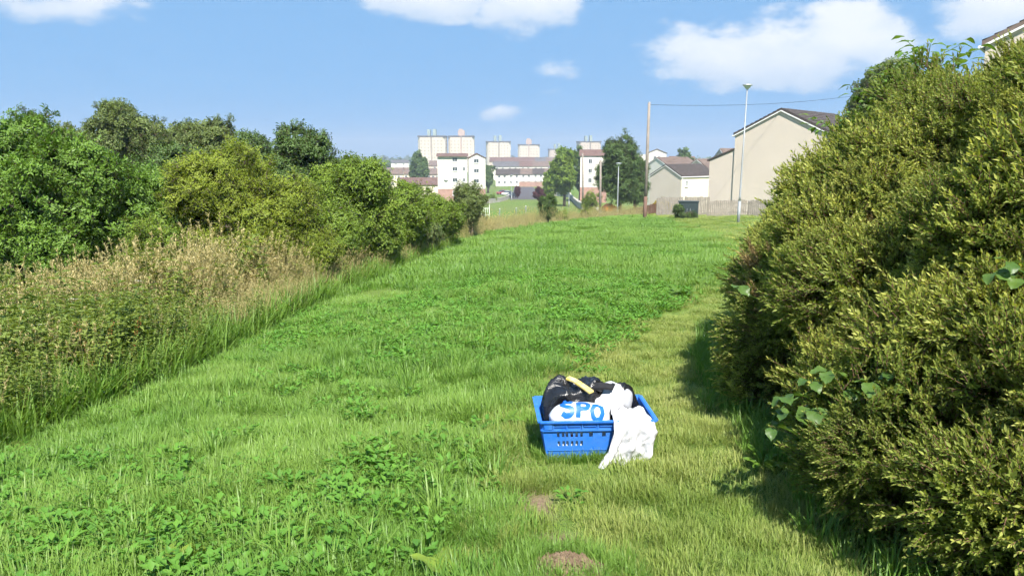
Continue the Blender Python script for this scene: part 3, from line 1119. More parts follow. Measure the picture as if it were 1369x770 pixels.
for k in range(900):
    q = L[rr.integers(0, len(L))]
    end = q[:3] * .985 + cen * .015 + rr.normal(0, .12, 3)
    if end[2] < gzf(end[0], end[1]) + .45:
        continue
    st = np.array((cen[0] + rr.normal(0, .7), cen[1] + rr.normal(0, .9), .2))
    a, bb = st + (end - st) * rr.uniform(.45, .7), end
    mid = (a + bb) / 2 + rr.normal(0, .10, 3)
    mb.tube([a - t.location, mid - t.location, bb - t.location], [.012, .008, .0035], 4, cap=False)
tag(mb.build('twigs', M['twig'], t, True), kind='stuff')
mb = MB()
for k in range(7):
    a = k * .9
    x0, y0 = ox + .5 * math.cos(a), oy + .8 * math.sin(a)
    z0 = gzf(x0, y0)
    mb.tube([(x0 - ox, y0 - oy, z0 - oz - .2), (x0 - ox + .25 * math.cos(a), y0 - oy + .4 * math.sin(a), .6), (x0 - ox + .7 * math.cos(a), y0 - oy + 1.1 * math.sin(a), 1.35)], [.07, .05, .025], 7)
mb.build('trunk', M['twig'], t, True)


# ------------------------------------------------------------------ plants whose leaves can be told apart
def leaf_blade(name, mat, L, W, curl=.35, wavy=.03, nu=9, nv=5, stalk=.25, teeth=0.0):
    """broad leaf lying along +X from its stalk at the origin, arching up and over"""
    us = np.linspace(0, 1, nu)
    P = np.zeros((nu, nv, 3))
    for a, u in enumerate(us):
        w = W * .5 * (math.sin(math.pi * min(1, u ** .8)) ** .75) * (1 + teeth * (-1) ** a)
        w = max(w, .0025)
        xx = stalk * L + u * L
        zz = L * (stalk * .9 + .75 * u * .55 - curl * u * u)
        for c in range(nv):
            s = -1 + 2 * c / (nv - 1)
            P[a, c] = (xx * .92, w * s, zz + abs(s) * w * .28 + wavy * L * math.sin(u * 11 + s * 2) * abs(s))
    me = grid_mesh(name, P, mat)
    n0 = len(me.vertices)
    a = me.attributes.new('rnd', 'FLOAT', 'POINT')
    a.data.foreach_set('value', np.full(n0, random.random(), np.float32))
    return me


M['dock'] = leafy('dock leaf', (0.085, 0.170, 0.022), (0.155, 0.245, 0.032), None, .35, .42, .35)
M['dock_pale'] = leafy('pale dock leaf', (0.150, 0.235, 0.030), (0.210, 0.290, 0.040), None, .35, .42, .35)
M['bramble'] = leafy('bramble leaf', (0.060, 0.120, 0.024), (0.120, 0.190, 0.034), None, .32, .42, .35)
stalk_mats = M['weed']
DOCK = [leaf_blade('dock leaf', M['dock'], .24, .085, c, .03) for c in (.25, .42, .6)]
DOCKP = [leaf_blade('pale dock leaf', M['dock_pale'], .22, .105, c, .04) for c in (.3, .5, .65)]


def dock(px, py, depth, label, group, scale, nleaf=8, meshes=DOCK):
    X, Y, _ = at(px, py, depth)
    t = thing('dock_plant', label, 'weed', (X, Y, gzf(X, Y) - .01), U(0, 6), group)
    for k in range(nleaf):
        o = link(bpy.data.objects.new('leaf', random.choice(meshes)), t)
        o.rotation_euler = (U(-.4, .4), U(-.55, .2), k * 2.4 + U(-.3, .3))
        s = scale * U(.65, 1.15)
        o.scale = (s, s, s)
    return t


dock(235, 715, 3.35, 'pale broad-leaved dock in the long grass, bottom left', None, .62, 11, DOCKP)
dock(600, 752, 2.95, 'pale broad-leaved dock beside the bare molehill, bottom centre', None, .75, 8, DOCKP)
dock(325, 745, 3.1, 'low pale dock just right of the larger pale dock', None, .6, 7, DOCKP)
dock(500, 585, 4.8, 'single green dock in the grass left of the blue crate', None, .7, 6)
dock(425, 700, 3.5, 'small dock halfway between the two pale docks', None, .5, 6)
dock(480, 652, 4.0, 'small yellowish dock below the dock left of the crate', None, .5, 6, DOCKP)
dock(1020, 640, 4.0, 'dock with large leaves in the shade at the foot of the big shrub', None, .6, 8)
dock(672, 560, 4.9, 'dock close to the left side of the blue crate', None, .55, 7)
for k in range(34):
    Yd = random.uniform(10.5, 17)
    Xd = float(mown_left(Yd)) + random.uniform(-1.9, .25)
    t = thing('dock_plant', 'dark green dock in the weedy patch before the big shrub', 'weed', (Xd, Yd, gzf(Xd, Yd) - .01), U(0, 6), 'docks in the weedy patch')
    for q in range(8):
        o = link(bpy.data.objects.new('leaf', random.choice(DOCK)), t)
        o.rotation_euler = (U(-.3, .3), U(-.6, .1), q * 2.4 + U(-.3, .3))
        s = U(.5, .95)
        o.scale = (s, s, s)

# bramble on the face of the shrub
BL = [leaf_blade('bramble leaf', M['bramble'], .085, .060, c, .05, 11, 5, .12, .06) for c in (.2, .4)]


def bramble(label, stem_px, leaves, size, seed):
    rr = random.Random(seed)
    P0 = np.array(at(stem_px[0][0], stem_px[0][1], stem_px[0][2] * .955))
    t = thing('bramble', label, 'bramble', tuple(P0))
    mb = MB()
    mb.tube([np.array(at(q[0], q[1], q[2] * .955)) - P0 for q in stem_px], [.006] + [.004] * (len(stem_px) - 2) + [.002], 6)
    mb.build('stem', M['weed'], t, True)
    for (px, py, dp) in leaves:
        c = np.array(at(px, py, dp * .955)) - P0
        yaw0 = rr.uniform(-2.6, -.5)
        for q in (-1, 0, 1):
            o = link(bpy.data.objects.new('leaf', rr.choice(BL)), t)
            o.location = tuple(c)
            o.rotation_euler = (rr.uniform(-.5, .5), rr.uniform(.1, .75), yaw0 + q * 1.15)
            s = size * rr.uniform(.8, 1.2) * (1.1 if q == 0 else .9)
            o.scale = (s, s, s)
    return t


bramble('bramble shoot with broad bright leaves on the face of the big shrub', [(1130, 560, 3.55), (1090, 520, 3.50), (1050, 540, 3.45), (1020, 575, 3.45)],
        [(1110, 495, 3.42), (1085, 510, 3.42), (1050, 530, 3.40), (1085, 545, 3.38), (1110, 555, 3.36), (1060, 555, 3.40), (1030, 570, 3.42), (1130, 520, 3.42)], 1.0, 3)
bramble('darker bramble shoot right of the bright bramble on the big shrub', [(1150, 560, 3.35), (1170, 520, 3.30), (1200, 510, 3.30), (1225, 530, 3.30)],
        [(1165, 510, 3.22), (1195, 500, 3.22), (1215, 520, 3.20), (1180, 540, 3.22)], .95, 4)
bramble('bramble leaves at the right edge, high on the big shrub', [(1380, 370, 3.0), (1350, 355, 3.0), (1320, 370, 3.0)], [(1330, 365, 2.92), (1350, 350, 2.9), (1365, 372, 2.9)], .8, 5)
bramble('pair of long pale leaves poking out of the left side of the shrub', [(1010, 400, 5.0), (985, 385, 4.85)], [(985, 383, 4.8)], 1.2, 6)

# elder shoots rising out of the top of the shrub
EL = [leaf_blade('elder leaflet', M['elder'], .105, .042, c, .02, 8, 5, .05, .04) for c in (.25, .5)]


def elder_shoot(label, px, py_base, py_top, depth, nfr, size, seed):
    rr = random.Random(seed)
    B, T = np.array(at(px - 6, py_base, depth)), np.array(at(px, py_top, depth))
    t = thing('elder_shoot', label, 'elder shoot', tuple(B))
    mb = MB()
    H = T - B
    mb.tube([(0, 0, -.3), H * .5 + np.array((.02, 0, 0)), H], [.012, .009, .004], 6)
    mb.build('stem', M['weed'], t, True)
    for k in range(nfr):
        s = .25 + .75 * k / max(1, nfr - 1)
        a = k * 2.3 + rr.uniform(-.4, .4)
        o3 = H * s
        dirv = np.array((math.cos(a), math.sin(a), .55 if s < .95 else 1.0))
        dirv /= np.linalg.norm(dirv)
        fl = size * rr.uniform(.24, .34)
        m2 = MB()
        m2.tube([o3, o3 + dirv * fl * .5, o3 + dirv * fl - np.array((0, 0, .02))], [.004, .003, .0015], 5)
        fr = m2.build('leaf_stalk', M['weed'], t, True)
        for q in range(7):
            u = .35 + .65 * (q // 2) / 3
            side = 0 if q == 6 else (1 if q % 2 else -1)
            o = link(bpy.data.objects.new('leaflet', rr.choice(EL)), fr)
            o.location = tuple(o3 + dirv * fl * min(1, u))
            o.rotation_euler = (rr.uniform(-.3, .3), rr.uniform(.0, .5), math.atan2(dirv[1], dirv[0]) + side * 1.1)
            sc_ = size * rr.uniform(.8, 1.15)
            o.scale = (sc_, sc_, sc_)
    return t


elder_shoot('tall elder shoot with fresh leaves rising above the big shrub', 1240, 150, 82, 5.3, 13, 1.1, 2)
elder_shoot('short elder shoot on the left shoulder of the big shrub', 1122, 195, 172, 5.6, 6, .8, 3)
elder_shoot('elder shoot hidden in the shrub below the tallest shoot', 1190, 165, 128, 5.2, 8, .85, 4)

# ------------------------------------------------------------------ blue crate and what lies in it
M['crate'] = plain('blue crate plastic', (0.012, 0.135, 0.58), 0.5, 0.22, 16, 0.12, 60, spec=0.4, c2=(0.045, 0.17, 0.50))
M['bin_bag'] = plain('black bag film', (0.012, 0.012, 0.014), 0.22, 0.2, 20, 0.35, 55, spec=0.6)
M['white_cloth'] = plain('white cotton', (0.52, 0.52, 0.545), 0.85, 0.06, 8, 0.25, 120, spec=0.15)
M['grey_cloth'] = plain('grey lining', (0.36, 0.37, 0.40), 0.8, 0.15, 14, 0.2, 90)
M['white_film'] = plain('white carrier bag film', (0.58, 0.59, 0.62), 0.35, 0.05, 12, 0.15, 30, spec=0.45)
M['blue_ink'] = plain('blue print', (0.012, 0.12, 0.50), 0.4, 0.1, 10)
M['yellow'] = leafy('yellow leaf', (0.22, 0.19, 0.02), (0.42, 0.33, 0.03), None, 0.35, 0.5, 0.2)
M['yellow_plastic'] = plain('yellow plastic', (0.72, 0.50, 0.04), 0.4, 0.15, 14, spec=.4, c2=(0.78, 0.68, 0.36))
M['black_strap'] = plain('black webbing', (0.015, 0.015, 0.017), 0.7, 0.2, 40, 0.2, 200)
M['red_print'] = plain('red packaging', (0.50, 0.02, 0.03), 0.4, 0.1, 10)

CX, CY, _ = at(791, 600, 4.44)
CZ = gzf(CX, CY) + .012
CRATE = (CX, CY, CZ)
CROT = R(2.5)
cr = thing('plastic_crate', 'blue slotted plastic crate filled with bags, standing on the mown grass', 'crate', CRATE, CROT)
TW, TD, BW, BD, CH = .640, .42, .565, .35, .245


def wall_pt(side, u, w, off=0.0):
    W_, D_ = BW + (TW - BW) * w, BD + (TD - BD) * w
    s = (u - .5)
    z = w * CH
    if side == 0:
        return (s * W_, -D_ / 2 - off, z)
    if side == 2:
        return (-s * W_, D_ / 2 + off, z)
    if side == 1:
        return (W_ / 2 + off, s * D_, z)
    return (-W_ / 2 - off, -s * D_, z)


def crate_wall(side):
    L = TW if side in (0, 2) else TD
    sl = [.16, .24, .33, .44, .56, .67, .76, .84] if side in (0, 2) else [.2, .3, .41, .59, .7, .8]
    wide = {.44, .56}
    us, hole = [0.0], []
    for s in sl:
        if s in wide:
            a = .011 / L
            us += [s - a, s + a]
            hole.append((s - a, s + a, (1,)))
        else:
            for e in (-.0145, .0145):
                a = .0075 / L
                us += [s + e / L - a, s + e / L + a]
                hole.append((s + e / L - a, s + e / L + a, (1, 0)))
    us = sorted(us + [1.0])
    ws = [0, .36, .49, .585, .72, 1.0]
    mb = MB()
    for i in range(len(us) - 1):
        for j in range(len(ws) - 1):
            um = (us[i] + us[i + 1]) / 2
            row = {3: 1, 1: 0}.get(j)
            if row is not None and any(a < um < b and row in r for a, b, r in hole):
                continue
            q = [wall_pt(side, us[i], ws[j]), wall_pt(side, us[i + 1], ws[j]), wall_pt(side, us[i + 1], ws[j + 1]), wall_pt(side, us[i], ws[j + 1])]
            mb.add(q, [(0, 1, 2, 3)])
    o = mb.build('side_wall', M['crate'], cr)
    bm_mod = o.modifiers.new('weld', 'WELD')
    bm_mod.merge_threshold = .0002
    sm = o.modifiers.new('thick', 'SOLIDIFY')
    sm.thickness, sm.offset = .005, -1
    return o


def strip(side, w0, w1, u0, u1, off, name='rib', depth=None):
    mb = MB()
    d = off if depth is None else depth
    q = [wall_pt(side, u, w, o) for o in (.0008, d) for u, w in ((u0, w0), (u1, w0), (u1, w1), (u0, w1))]
    mb.add(q, [(3, 2, 1, 0), (4, 5, 6, 7), (0, 1, 5, 4), (1, 2, 6, 5), (2, 3, 7, 6), (3, 0, 4, 7)])
    return mb.build(name, M['crate'], cr)


for sd in range(4):
    crate_wall(sd)
    strip(sd, .97, 1.012, -.012, 1.012, .020, 'rim')
    strip(sd, .755, .785, -.004, 1.004, .011, 'rib')
    strip(sd, .25, .265, .02, .98, .0045, 'rib')
    strip(sd, .0, .03, .0, 1.0, .005, 'rib')
    for u in ((.02, .10, .22, .36, .50, .64, .78, .90, .98) if sd in (0, 2) else (.03, .3, .7, .97)):
        strip(sd, .79, .965, u - .006, u + .006, .009, 'web')
    for u in ((.16, .29, .43, .57, .71, .84) if sd in (0, 2) else (.5,)):
        strip(sd, .86, .885, u - .055, u + .055, .007, 'web')
for e in (.055, .945):
    strip(0, .80, .955, e - .035, e + .035, .012, 'corner_pad')
mb = MB()
mb.box((0, 0, .006), (BW - .004, BD - .004, .008))
mb.build('base', M['crate'], cr)


def local(p):
    c, s = math.cos(CROT), math.sin(CROT)
    return np.array((CX + p[0] * c - p[1] * s, CY + p[0] * s + p[1] * c, CZ + p[2]))


def creases(P, seed, n=7, f=18.0):
    """sharp fold lines: sum of folded waves in random directions"""
    rr = np.random.default_rng(seed)
    t = 0
    for k in range(n):
        d = rr.normal(0, 1, 3)
        d /= np.linalg.norm(d)
        ph = rr.uniform(0, 6.28)
        w = f * rr.uniform(.5, 1.8)
        wob = rr.normal(0, 1, 3)
        s = np.sin(P @ d * w + ph + 1.5 * np.sin(P @ wob * w * .35 + ph * 2))
        t = t + (1 - np.abs(s)) ** 2 / (k + 1.5)
    return t


def lump(name, mat, radii, seed, amp, f=18.0, nu=64, nv=40, shape=None, parent=None, loc=(0, 0, 0), power=1.0):
    th = np.linspace(0, 2 * np.pi, nu, endpoint=False)
    ph = np.linspace(.02, np.pi - .02, nv)
    T_, F_ = np.meshgrid(th, ph, indexing='ij')
    sg = lambda v: np.sign(v) * np.abs(v) ** power
    D = np.stack([sg(np.cos(T_)) * sg(np.sin(F_)), sg(np.sin(T_)) * sg(np.sin(F_)), sg(np.cos(F_))], -1)
    P = D * np.array(radii)
    c = creases(P.reshape(-1, 3), seed, 8, f).reshape(nu, nv)
    nn = D / np.array(radii)
    nn /= np.linalg.norm(nn, axis=-1, keepdims=True)
    P = P + nn * (amp * (c - c.mean()))[..., None]
    if shape is not None:
        P = shape(P)
    me = grid_mesh(name, P[:, ::-1], mat, True, True)
    o = link(bpy.data.objects.new(name, me), parent)
    o.location = loc
    if parent is None:
        o.rotation_euler = (0, 0, CROT)
    return o


def bag_shape(P):
    P = P.copy()
    P[..., 2] += np.where(P[..., 2] > 0, 1, 0) * (-.05 * P[..., 0] + .0) + .018 * np.sin(P[..., 0] * 31 + 1)
    return P


bag = lump('bin_bag', M['bin_bag'], (.29, .125, .135), 3, .055, 26, 120, 70, bag_shape, None, tuple(local((-.005, .095, .235))), .8)
tag(bag, 'crumpled shiny black bin bag lining the back of the crate', 'bin bag')

wb = thing('carrier_bag', 'white carrier bag with blue lettering at the front of the crate', 'carrier bag', tuple(local((-.09, -.118, .225))), CROT)
lump('film', M['white_film'], (.175, .078, .095), 8, .012, 14, 64, 40, None, wb, (0, 0, 0), .75)


from mathutils import Vector
from mathutils.bvhtree import BVHTree
film = wb.children[0]
film_tree = BVHTree.FromPolygons([v.co.copy() for v in film.data.vertices], [tuple(p.vertices) for p in film.data.polygons])


def print_on(strokes, origin, tilt, roll, size, width, name='lettering'):
    """one printed letter, its strokes laid onto the film; letter plane tilted back by `tilt` and rolled by `roll`"""
    nrm = Vector((0, -math.sin(tilt), math.cos(tilt)))
    right = Vector((math.cos(roll), 0, 0)) + Vector((0, math.cos(tilt), math.sin(tilt))) * math.sin(roll)
    up = nrm.cross(right)
    mb = MB()
    for st_ in strokes:
        P = np.array(st_, float)
        sl = np.concatenate([[0], np.cumsum(np.hypot(*np.diff(P, axis=0).T))])
        tt = np.linspace(0, sl[-1], 30)
        Q = np.stack([np.interp(tt, sl, P[:, 0]), np.interp(tt, sl, P[:, 1])], 1)
        T2 = np.gradient(Q, axis=0)
        T2 /= np.linalg.norm(T2, axis=1, keepdims=True) + 1e-9
        S2 = np.stack([-T2[:, 1], T2[:, 0]], 1)
        vs = []
        for q, s in zip(Q, S2):
            for e in (-1, -.33, .33, 1):
                w = q + s * e * width / 2
                p0 = Vector(origin) + right * float(w[0] * size) + up * float(w[1] * size)
                hit = film_tree.ray_cast(p0 + nrm * .2, -nrm)
                vs.append(tuple((hit[0] + nrm * .0025) if hit[0] else p0))
        fs = [(4 * a + k, 4 * a + k + 1, 4 * a + k + 5, 4 * a + k + 4) for a in range(29) for k in range(3)]
        mb.add(vs, fs)
    return mb.build(name, M['blue_ink'], wb)


S_ = [[(.62, .80), (.50, .93), (.30, .95), (.14, .86), (.12, .70), (.25, .58), (.45, .50), (.60, .40), (.62, .24), (.48, .10), (.28, .08), (.10, .20)]]
P_1 = [[(.12, .02), (.12, .95)], [(.12, .92), (.45, .92), (.62, .82), (.64, .66), (.56, .50), (.40, .44), (.14, .44)]]
O_ = [[(.38, .95), (.16, .84), (.06, .50), (.16, .18), (.38, .06), (.60, .18), (.70, .50), (.60, .84), (.38, .95), (.30, .93)]]
print_on(S_, (-.122, -.060, .022), R(42), R(-3), .112, .25)
print_on(P_1, (-.034, -.060, .016), R(42), R(-5), .108, .25)
print_on(O_, (.046, -.062, -.002), R(42), R(-9), .098, .25)


def jersey_shape(P):
    P = P.copy()
    P[..., 2] += .02 * np.sin(P[..., 0] * 22 + P[..., 1] * 9)
    return P


jr = lump('folded_shirt', M['white_cloth'], (.135, .115, .085), 21, .022, 12, 64, 40, jersey_shape, None, tuple(local((.085, .06, .272))), .85)
tag(jr, 'folded white shirt heaped in the middle of the crate', 'shirt')
gl = lump('grey_cloth', M['grey_cloth'], (.06, .085, .07), 22, .014, 15, 40, 30, None, None, tuple(local((.195, .075, .275))), .85)
tag(gl, 'grey cloth tucked beside the white shirt in the crate', 'cloth')
st = thing('bag_strap', 'black webbing strap with a thick pad lying over the white shirt', 'strap', tuple(local((0, 0, .30))), CROT)
mb = MB()


def band(mb, pts, w, th=.003):
    """flat strap along pts; the face looks up"""
    pts = [np.array(p, float) for p in pts]
    vs, fs = [], []
    for i, p in enumerate(pts):
        d = pts[min(i + 1, len(pts) - 1)] - pts[max(0, i - 1)]
        s = np.cross(d, (0, -.5, 1))
        s = s / np.linalg.norm(s) * w / 2
        up = np.array((0, 0, th))
        vs += [p - s, p + s, p + s + up, p - s + up]
    for i in range(len(pts) - 1):
        a = 4 * i
        for k in range(4):
            fs.append((a + k, a + (k + 1) % 4, a + 4 + (k + 1) % 4, a + 4 + k))
    fs += [(0, 1, 2, 3), tuple(range(len(vs) - 4, len(vs)))[::-1]]
    mb.add(vs, fs)


band(mb, [(-.035, .12, .055), (-.012, .06, .072), (.012, -.005, .066), (.045, -.04, .058)], .016)
band(mb, [(.10, -.035, .068), (.125, .03, .079), (.15, .09, .066), (.17, .13, .04)], .024)
mb.build('webbing', M['black_strap'], st)
mb = MB()
band(mb, [(.000, .005, .072), (.03, -.008, .078), (.075, -.02, .079), (.108, -.028, .074)], .042, .012)
mb.build('pad', M['black_strap'], st)
hd = MB()
band(hd, [(-.135, .12, .075), (-.10, .07, .074), (-.06, .0, .062), (-.02, -.075, .048)], .030, .010)
o = hd.build('tool_handle', M['yellow_plastic'])
o.location, o.rotation_euler = tuple(local((.0, 0, .315))), (0, 0, CROT)
tag(o, 'long yellow plastic handle lying across the black bag', 'handle')
bx = MB()
for (x, s, mi) in ((-.22, .09, 0), (-.13, .08, 1), (-.05, .07, 0), (.03, .09, 0)):
    pass
pk = thing('food_packet', 'red and white packet seen through the upper slots of the crate', 'packet', tuple(local((-.02, -.155, .05))), CROT)
bx.box((-.06, 0, .06), (.36, .03, .115), 0, 0)
bx.build('wrapper', M['white_film'], pk)
for (x, w) in ((-.115, .05), (-.045, .03), (.035, .03)):
    r2 = MB()
    r2.box((x, -.0165, .095), (w, .003, .03))
    r2.build('red_stripe', M['red_print'], pk)


# blades that stand up against the crate
ge, ang = rng.uniform(0, 1, 150), rng.integers(0, 4, 150)
gp_ = np.array([local(np.array(wall_pt(int(s), u, 0, .02 + .03 * random.random()))) for u, s in zip(ge, ang)])
go = put_grass('crate_grass', gp_[:, 0], gp_[:, 1], S['tuft'], .32, .6, rng.uniform(0, 1, 150))
tag(go, 'short grass blades standing up against the sides of the crate', 'grass')


# towel hung over the front right corner
def towel():
    nu, nv = 44, 70
    path = np.array([(-.02, .250), (-.06, .262), (-.11, .270), (-.17, .272), (-.225, .262), (-.247, .245), (-.250, .19), (-.248, .12), (-.246, .05), (-.252, .012), (-.285, .004)])
    seg = np.concatenate([[0], np.cumsum(np.hypot(*np.diff(path, axis=0).T))])
    sv = np.linspace(0, seg[-1], nv)
    py, pz = np.interp(sv, seg, path[:, 0]), np.interp(sv, seg, path[:, 1])
    ker = np.ones(5) / 5
    py[2:-2], pz[2:-2] = np.convolve(py, ker, 'valid'), np.convolve(pz, ker, 'valid')
    t = sv / seg[-1]
    xl = np.interp(t, [0, .25, .45, .6, .8, .92, 1], [.11, .085, .085, .080, .050, .01, -.02])
    xr = np.interp(t, [0, .25, .45, .6, .8, 1], [.24, .31, .335, .325, .300, .270])
    u = np.linspace(0, 1, nu)
    Ug, Tg = np.meshgrid(u, t, indexing='ij')
    X = xl[None] + (xr - xl)[None] * Ug
    Y = np.repeat(py[None], nu, 0)
    Z = np.repeat(pz[None], nu, 0)
    hang = sstep(.35, .7, Tg)
    fold = (np.sin(Ug * 15 + 1.0 + 1.3 * np.sin(Tg * 5)) * .5 + np.sin(Ug * 33 + Tg * 4) * .2) * .024 * (.35 + hang)
    cre = creases(np.stack([X * 1.6, Tg * .5, X * 0], -1).reshape(-1, 3), 5, 7, 26).reshape(nu, nv)
    cre = (cre - cre.mean()) * .030
    ny, nz = -hang, 1 - hang * .95
    Y = Y + (fold - np.abs(fold) * .0 + cre) * ny - .012 * hang
    Z = Z + (fold + cre) * nz
    Z = Z - .11 * np.clip((X - .27) / .08, 0, 1) ** 2 * (1 - hang)
    lim = .004 + .004 * np.sin(Ug * 40)
    Z = np.maximum(Z, lim) + .012 * (1 - np.cos(Ug * 9)) * sstep(.9, 1, Tg)
    Y = np.minimum(Y, np.where(Z < .24, -.228 + .02 * (Z / .24 < .4), 9))
    me = grid_mesh('towel', np.stack([X, Y, Z], -1), M['white_cloth'])
    o = link(bpy.data.objects.new('towel', me))
    o.location, o.rotation_euler = CRATE, (0, 0, CROT)
    sm = o.modifiers.new('thick', 'SOLIDIFY')
    sm.thickness, sm.offset = .004, 1
    return tag(o, 'rumpled white towel hanging over the front right corner of the crate', 'towel')


towel()
# molehill soil crumbs
M['soil'] = plain('crumbly soil', (0.22, 0.16, 0.105), 0.95, 0.5, 14, .8, 60, spec=.1, c2=(.12, .085, .055))
mb = MB()
rr = random.Random(3)
for k in range(520):
    a, r_ = rr.uniform(0, 6.28), math.sqrt(rr.random()) * rr.choice((1, 1, 1, 1.35))
    x, y = .23 + .15 * r_ * math.cos(a), 2.76 + .11 * r_ * math.sin(a)
    s = rr.uniform(.003, .021) 
    z = gzf(x, y) + s * .2
    vs = [(x + s * dx * rr.uniform(.6, 1.2), y + s * dy * rr.uniform(.6, 1.2), z + s * dz * rr.uniform(.6, 1.2)) for dx, dy, dz in ((1, 0, 0), (-1, 0, 0), (0, 1, 0), (0, -1, 0), (0, 0, 1), (0, 0, -1))]
    mb.add(vs, [(0, 2, 4), (2, 1, 4), (1, 3, 4), (3, 0, 4), (2, 0, 5), (1, 2, 5), (3, 1, 5), (0, 3, 5)])
tag(mb.build('soil_crumbs', M['soil']), 'crumbly bare soil of the molehill at the bottom of the photo', 'soil', kind='stuff')

# ------------------------------------------------------------------ houses, fences, poles and town
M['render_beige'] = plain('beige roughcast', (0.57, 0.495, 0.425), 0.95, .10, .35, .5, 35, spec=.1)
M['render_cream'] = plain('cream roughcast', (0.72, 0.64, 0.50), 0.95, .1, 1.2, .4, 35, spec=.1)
M['render_white'] = plain('white render', (0.66, 0.63, 0.57), 0.9, .1, .5, .3, 25, spec=.1)
M['brick'] = plain('pink brick', (0.38, 0.23, 0.185), 0.9, .3, 1.6, .3, 12)
M['roof_brown'] = plain('brown roof tile', (0.080, 0.065, 0.060), 0.85, .45, 2.2, .6, 9)
M['roof_red'] = plain('red-brown roof tile', (0.155, 0.095, 0.080), 0.85, .35, 1.2, .6, 9)
M['roof_grey'] = plain('grey slate', (0.12, 0.115, 0.12), 0.8, .3, 1.2, .5, 9)
M['roof_mid'] = plain('weathered brown tile', (0.17, 0.125, 0.105), 0.85, .35, .8, .6, 9)
M['white_paint'] = plain('white paint', (0.78, 0.78, 0.76), 0.5, .08, 6)
M['glass'] = plain('window glass', (0.06, 0.075, 0.09), 0.12, .3, .7, spec=.6)
M['old_wood'] = plain('weathered grey wood', (0.33, 0.29, 0.25), 0.92, .35, 4, .4, 30, spec=.1)
M['pole_wood'] = plain('pole wood', (0.27, 0.235, 0.205), 0.9, .3, 2.5, .4, 22, spec=.1)
M['pole_base'] = plain('tarred pole wood', (0.17, 0.105, 0.08), 0.9, .3, 3, .4, 22, spec=.1)
M['galv'] = plain('galvanised steel', (0.30, 0.32, 0.33), 0.55, .15, 3, metal=.3, spec=.4)
M['lamp_glass'] = plain('lantern glass', (0.65, 0.68, 0.70), 0.2, .1, 5, spec=.5)
M['tower_cream'] = plain('cream tower cladding', (0.56, 0.49, 0.41), 0.9, .1, .08, spec=.15)
M['tower_pink'] = plain('pale pink tower cladding', (0.50, 0.41, 0.35), 0.9, .1, .08, spec=.15)
M['tower_band'] = plain('dark balcony band', (0.34, 0.29, 0.25), 0.9, .2, .2)
M['copper_green'] = plain('green plant room', (0.27, 0.33, 0.31), 0.8, .2, .3)
M['plant_pink'] = plain('pink plant room', (0.43, 0.33, 0.29), 0.8, .2, .3)
M['tarmac'] = plain('tarmac', (0.105, 0.098, 0.105), 0.95, .25, .3, .3, 10, spec=.1)
M['concrete'] = plain('pale concrete', (0.46, 0.43, 0.38), 0.95, .2, .6, .3, 12, spec=.1)
M['cabinet'] = plain('dark green cabinet paint', (0.028, 0.045, 0.048), 0.5, .3, 3, spec=.4)
M['orange'] = plain('orange tarpaulin', (0.72, 0.22, 0.03), 0.5, .15, 2)
M['brown_wood'] = plain('brown stained boards', (0.17, 0.085, 0.055), 0.9, .3, 3, .3, 25)
M['wire'] = plain('black cable', (0.03, 0.03, 0.035), .6)
M['car_dark'] = plain('dark blue car paint', (0.02, 0.03, 0.06), .3, .1, 2, coat=.5)
M['car_white'] = plain('white car paint', (0.72, 0.72, 0.72), .3, .05, 2, coat=.5)
M['car_red'] = plain('red car paint', (0.32, 0.03, 0.03), .3, .1, 2, coat=.5)
M['rubber'] = plain('tyre rubber', (0.02, 0.02, 0.02), .9)


def window(parent, x, z, w, h, y=0.0, face='y', sgn=-1, frame='white_paint'):
    """a window on the wall plane; face 'y': wall looks along sgn*Y at y, face 'x': along sgn*X at x=y"""
    def bxp(mb, a, b, c, sa, sb, sc):
        if face == 'y':
            mb.box((a, b, c), (sa, sb, sc))
        else:
            mb.box((b, a, c), (sb, sa, sc))
    fr = MB()
    t = .07
    d = y + sgn * .03
    for (a, c, sa, sc) in ((x - w / 2 + t / 2, z, t, h), (x + w / 2 - t / 2, z, t, h), (x, z + h / 2 - t / 2, w - 2 * t - .004, t), (x, z - h / 2 + t / 2, w - 2 * t - .004, t), (x, z, t * .7, h - 2 * t - .004)):
        bxp(fr, a, d, c, sa, .10, sc)
    f = fr.build('window', M[frame], parent)
    gl_ = MB()
    bxp(gl_, x, y + sgn * .012, z, w - t, .02, h - t)
    gl_.build('pane', M['glass'], f)
    sl_ = MB()
    bxp(sl_, x, y + sgn * .06, z - h / 2 - .045, w + .12, .16, .07)
    sl_.build('sill', M[frame], f)
    return f


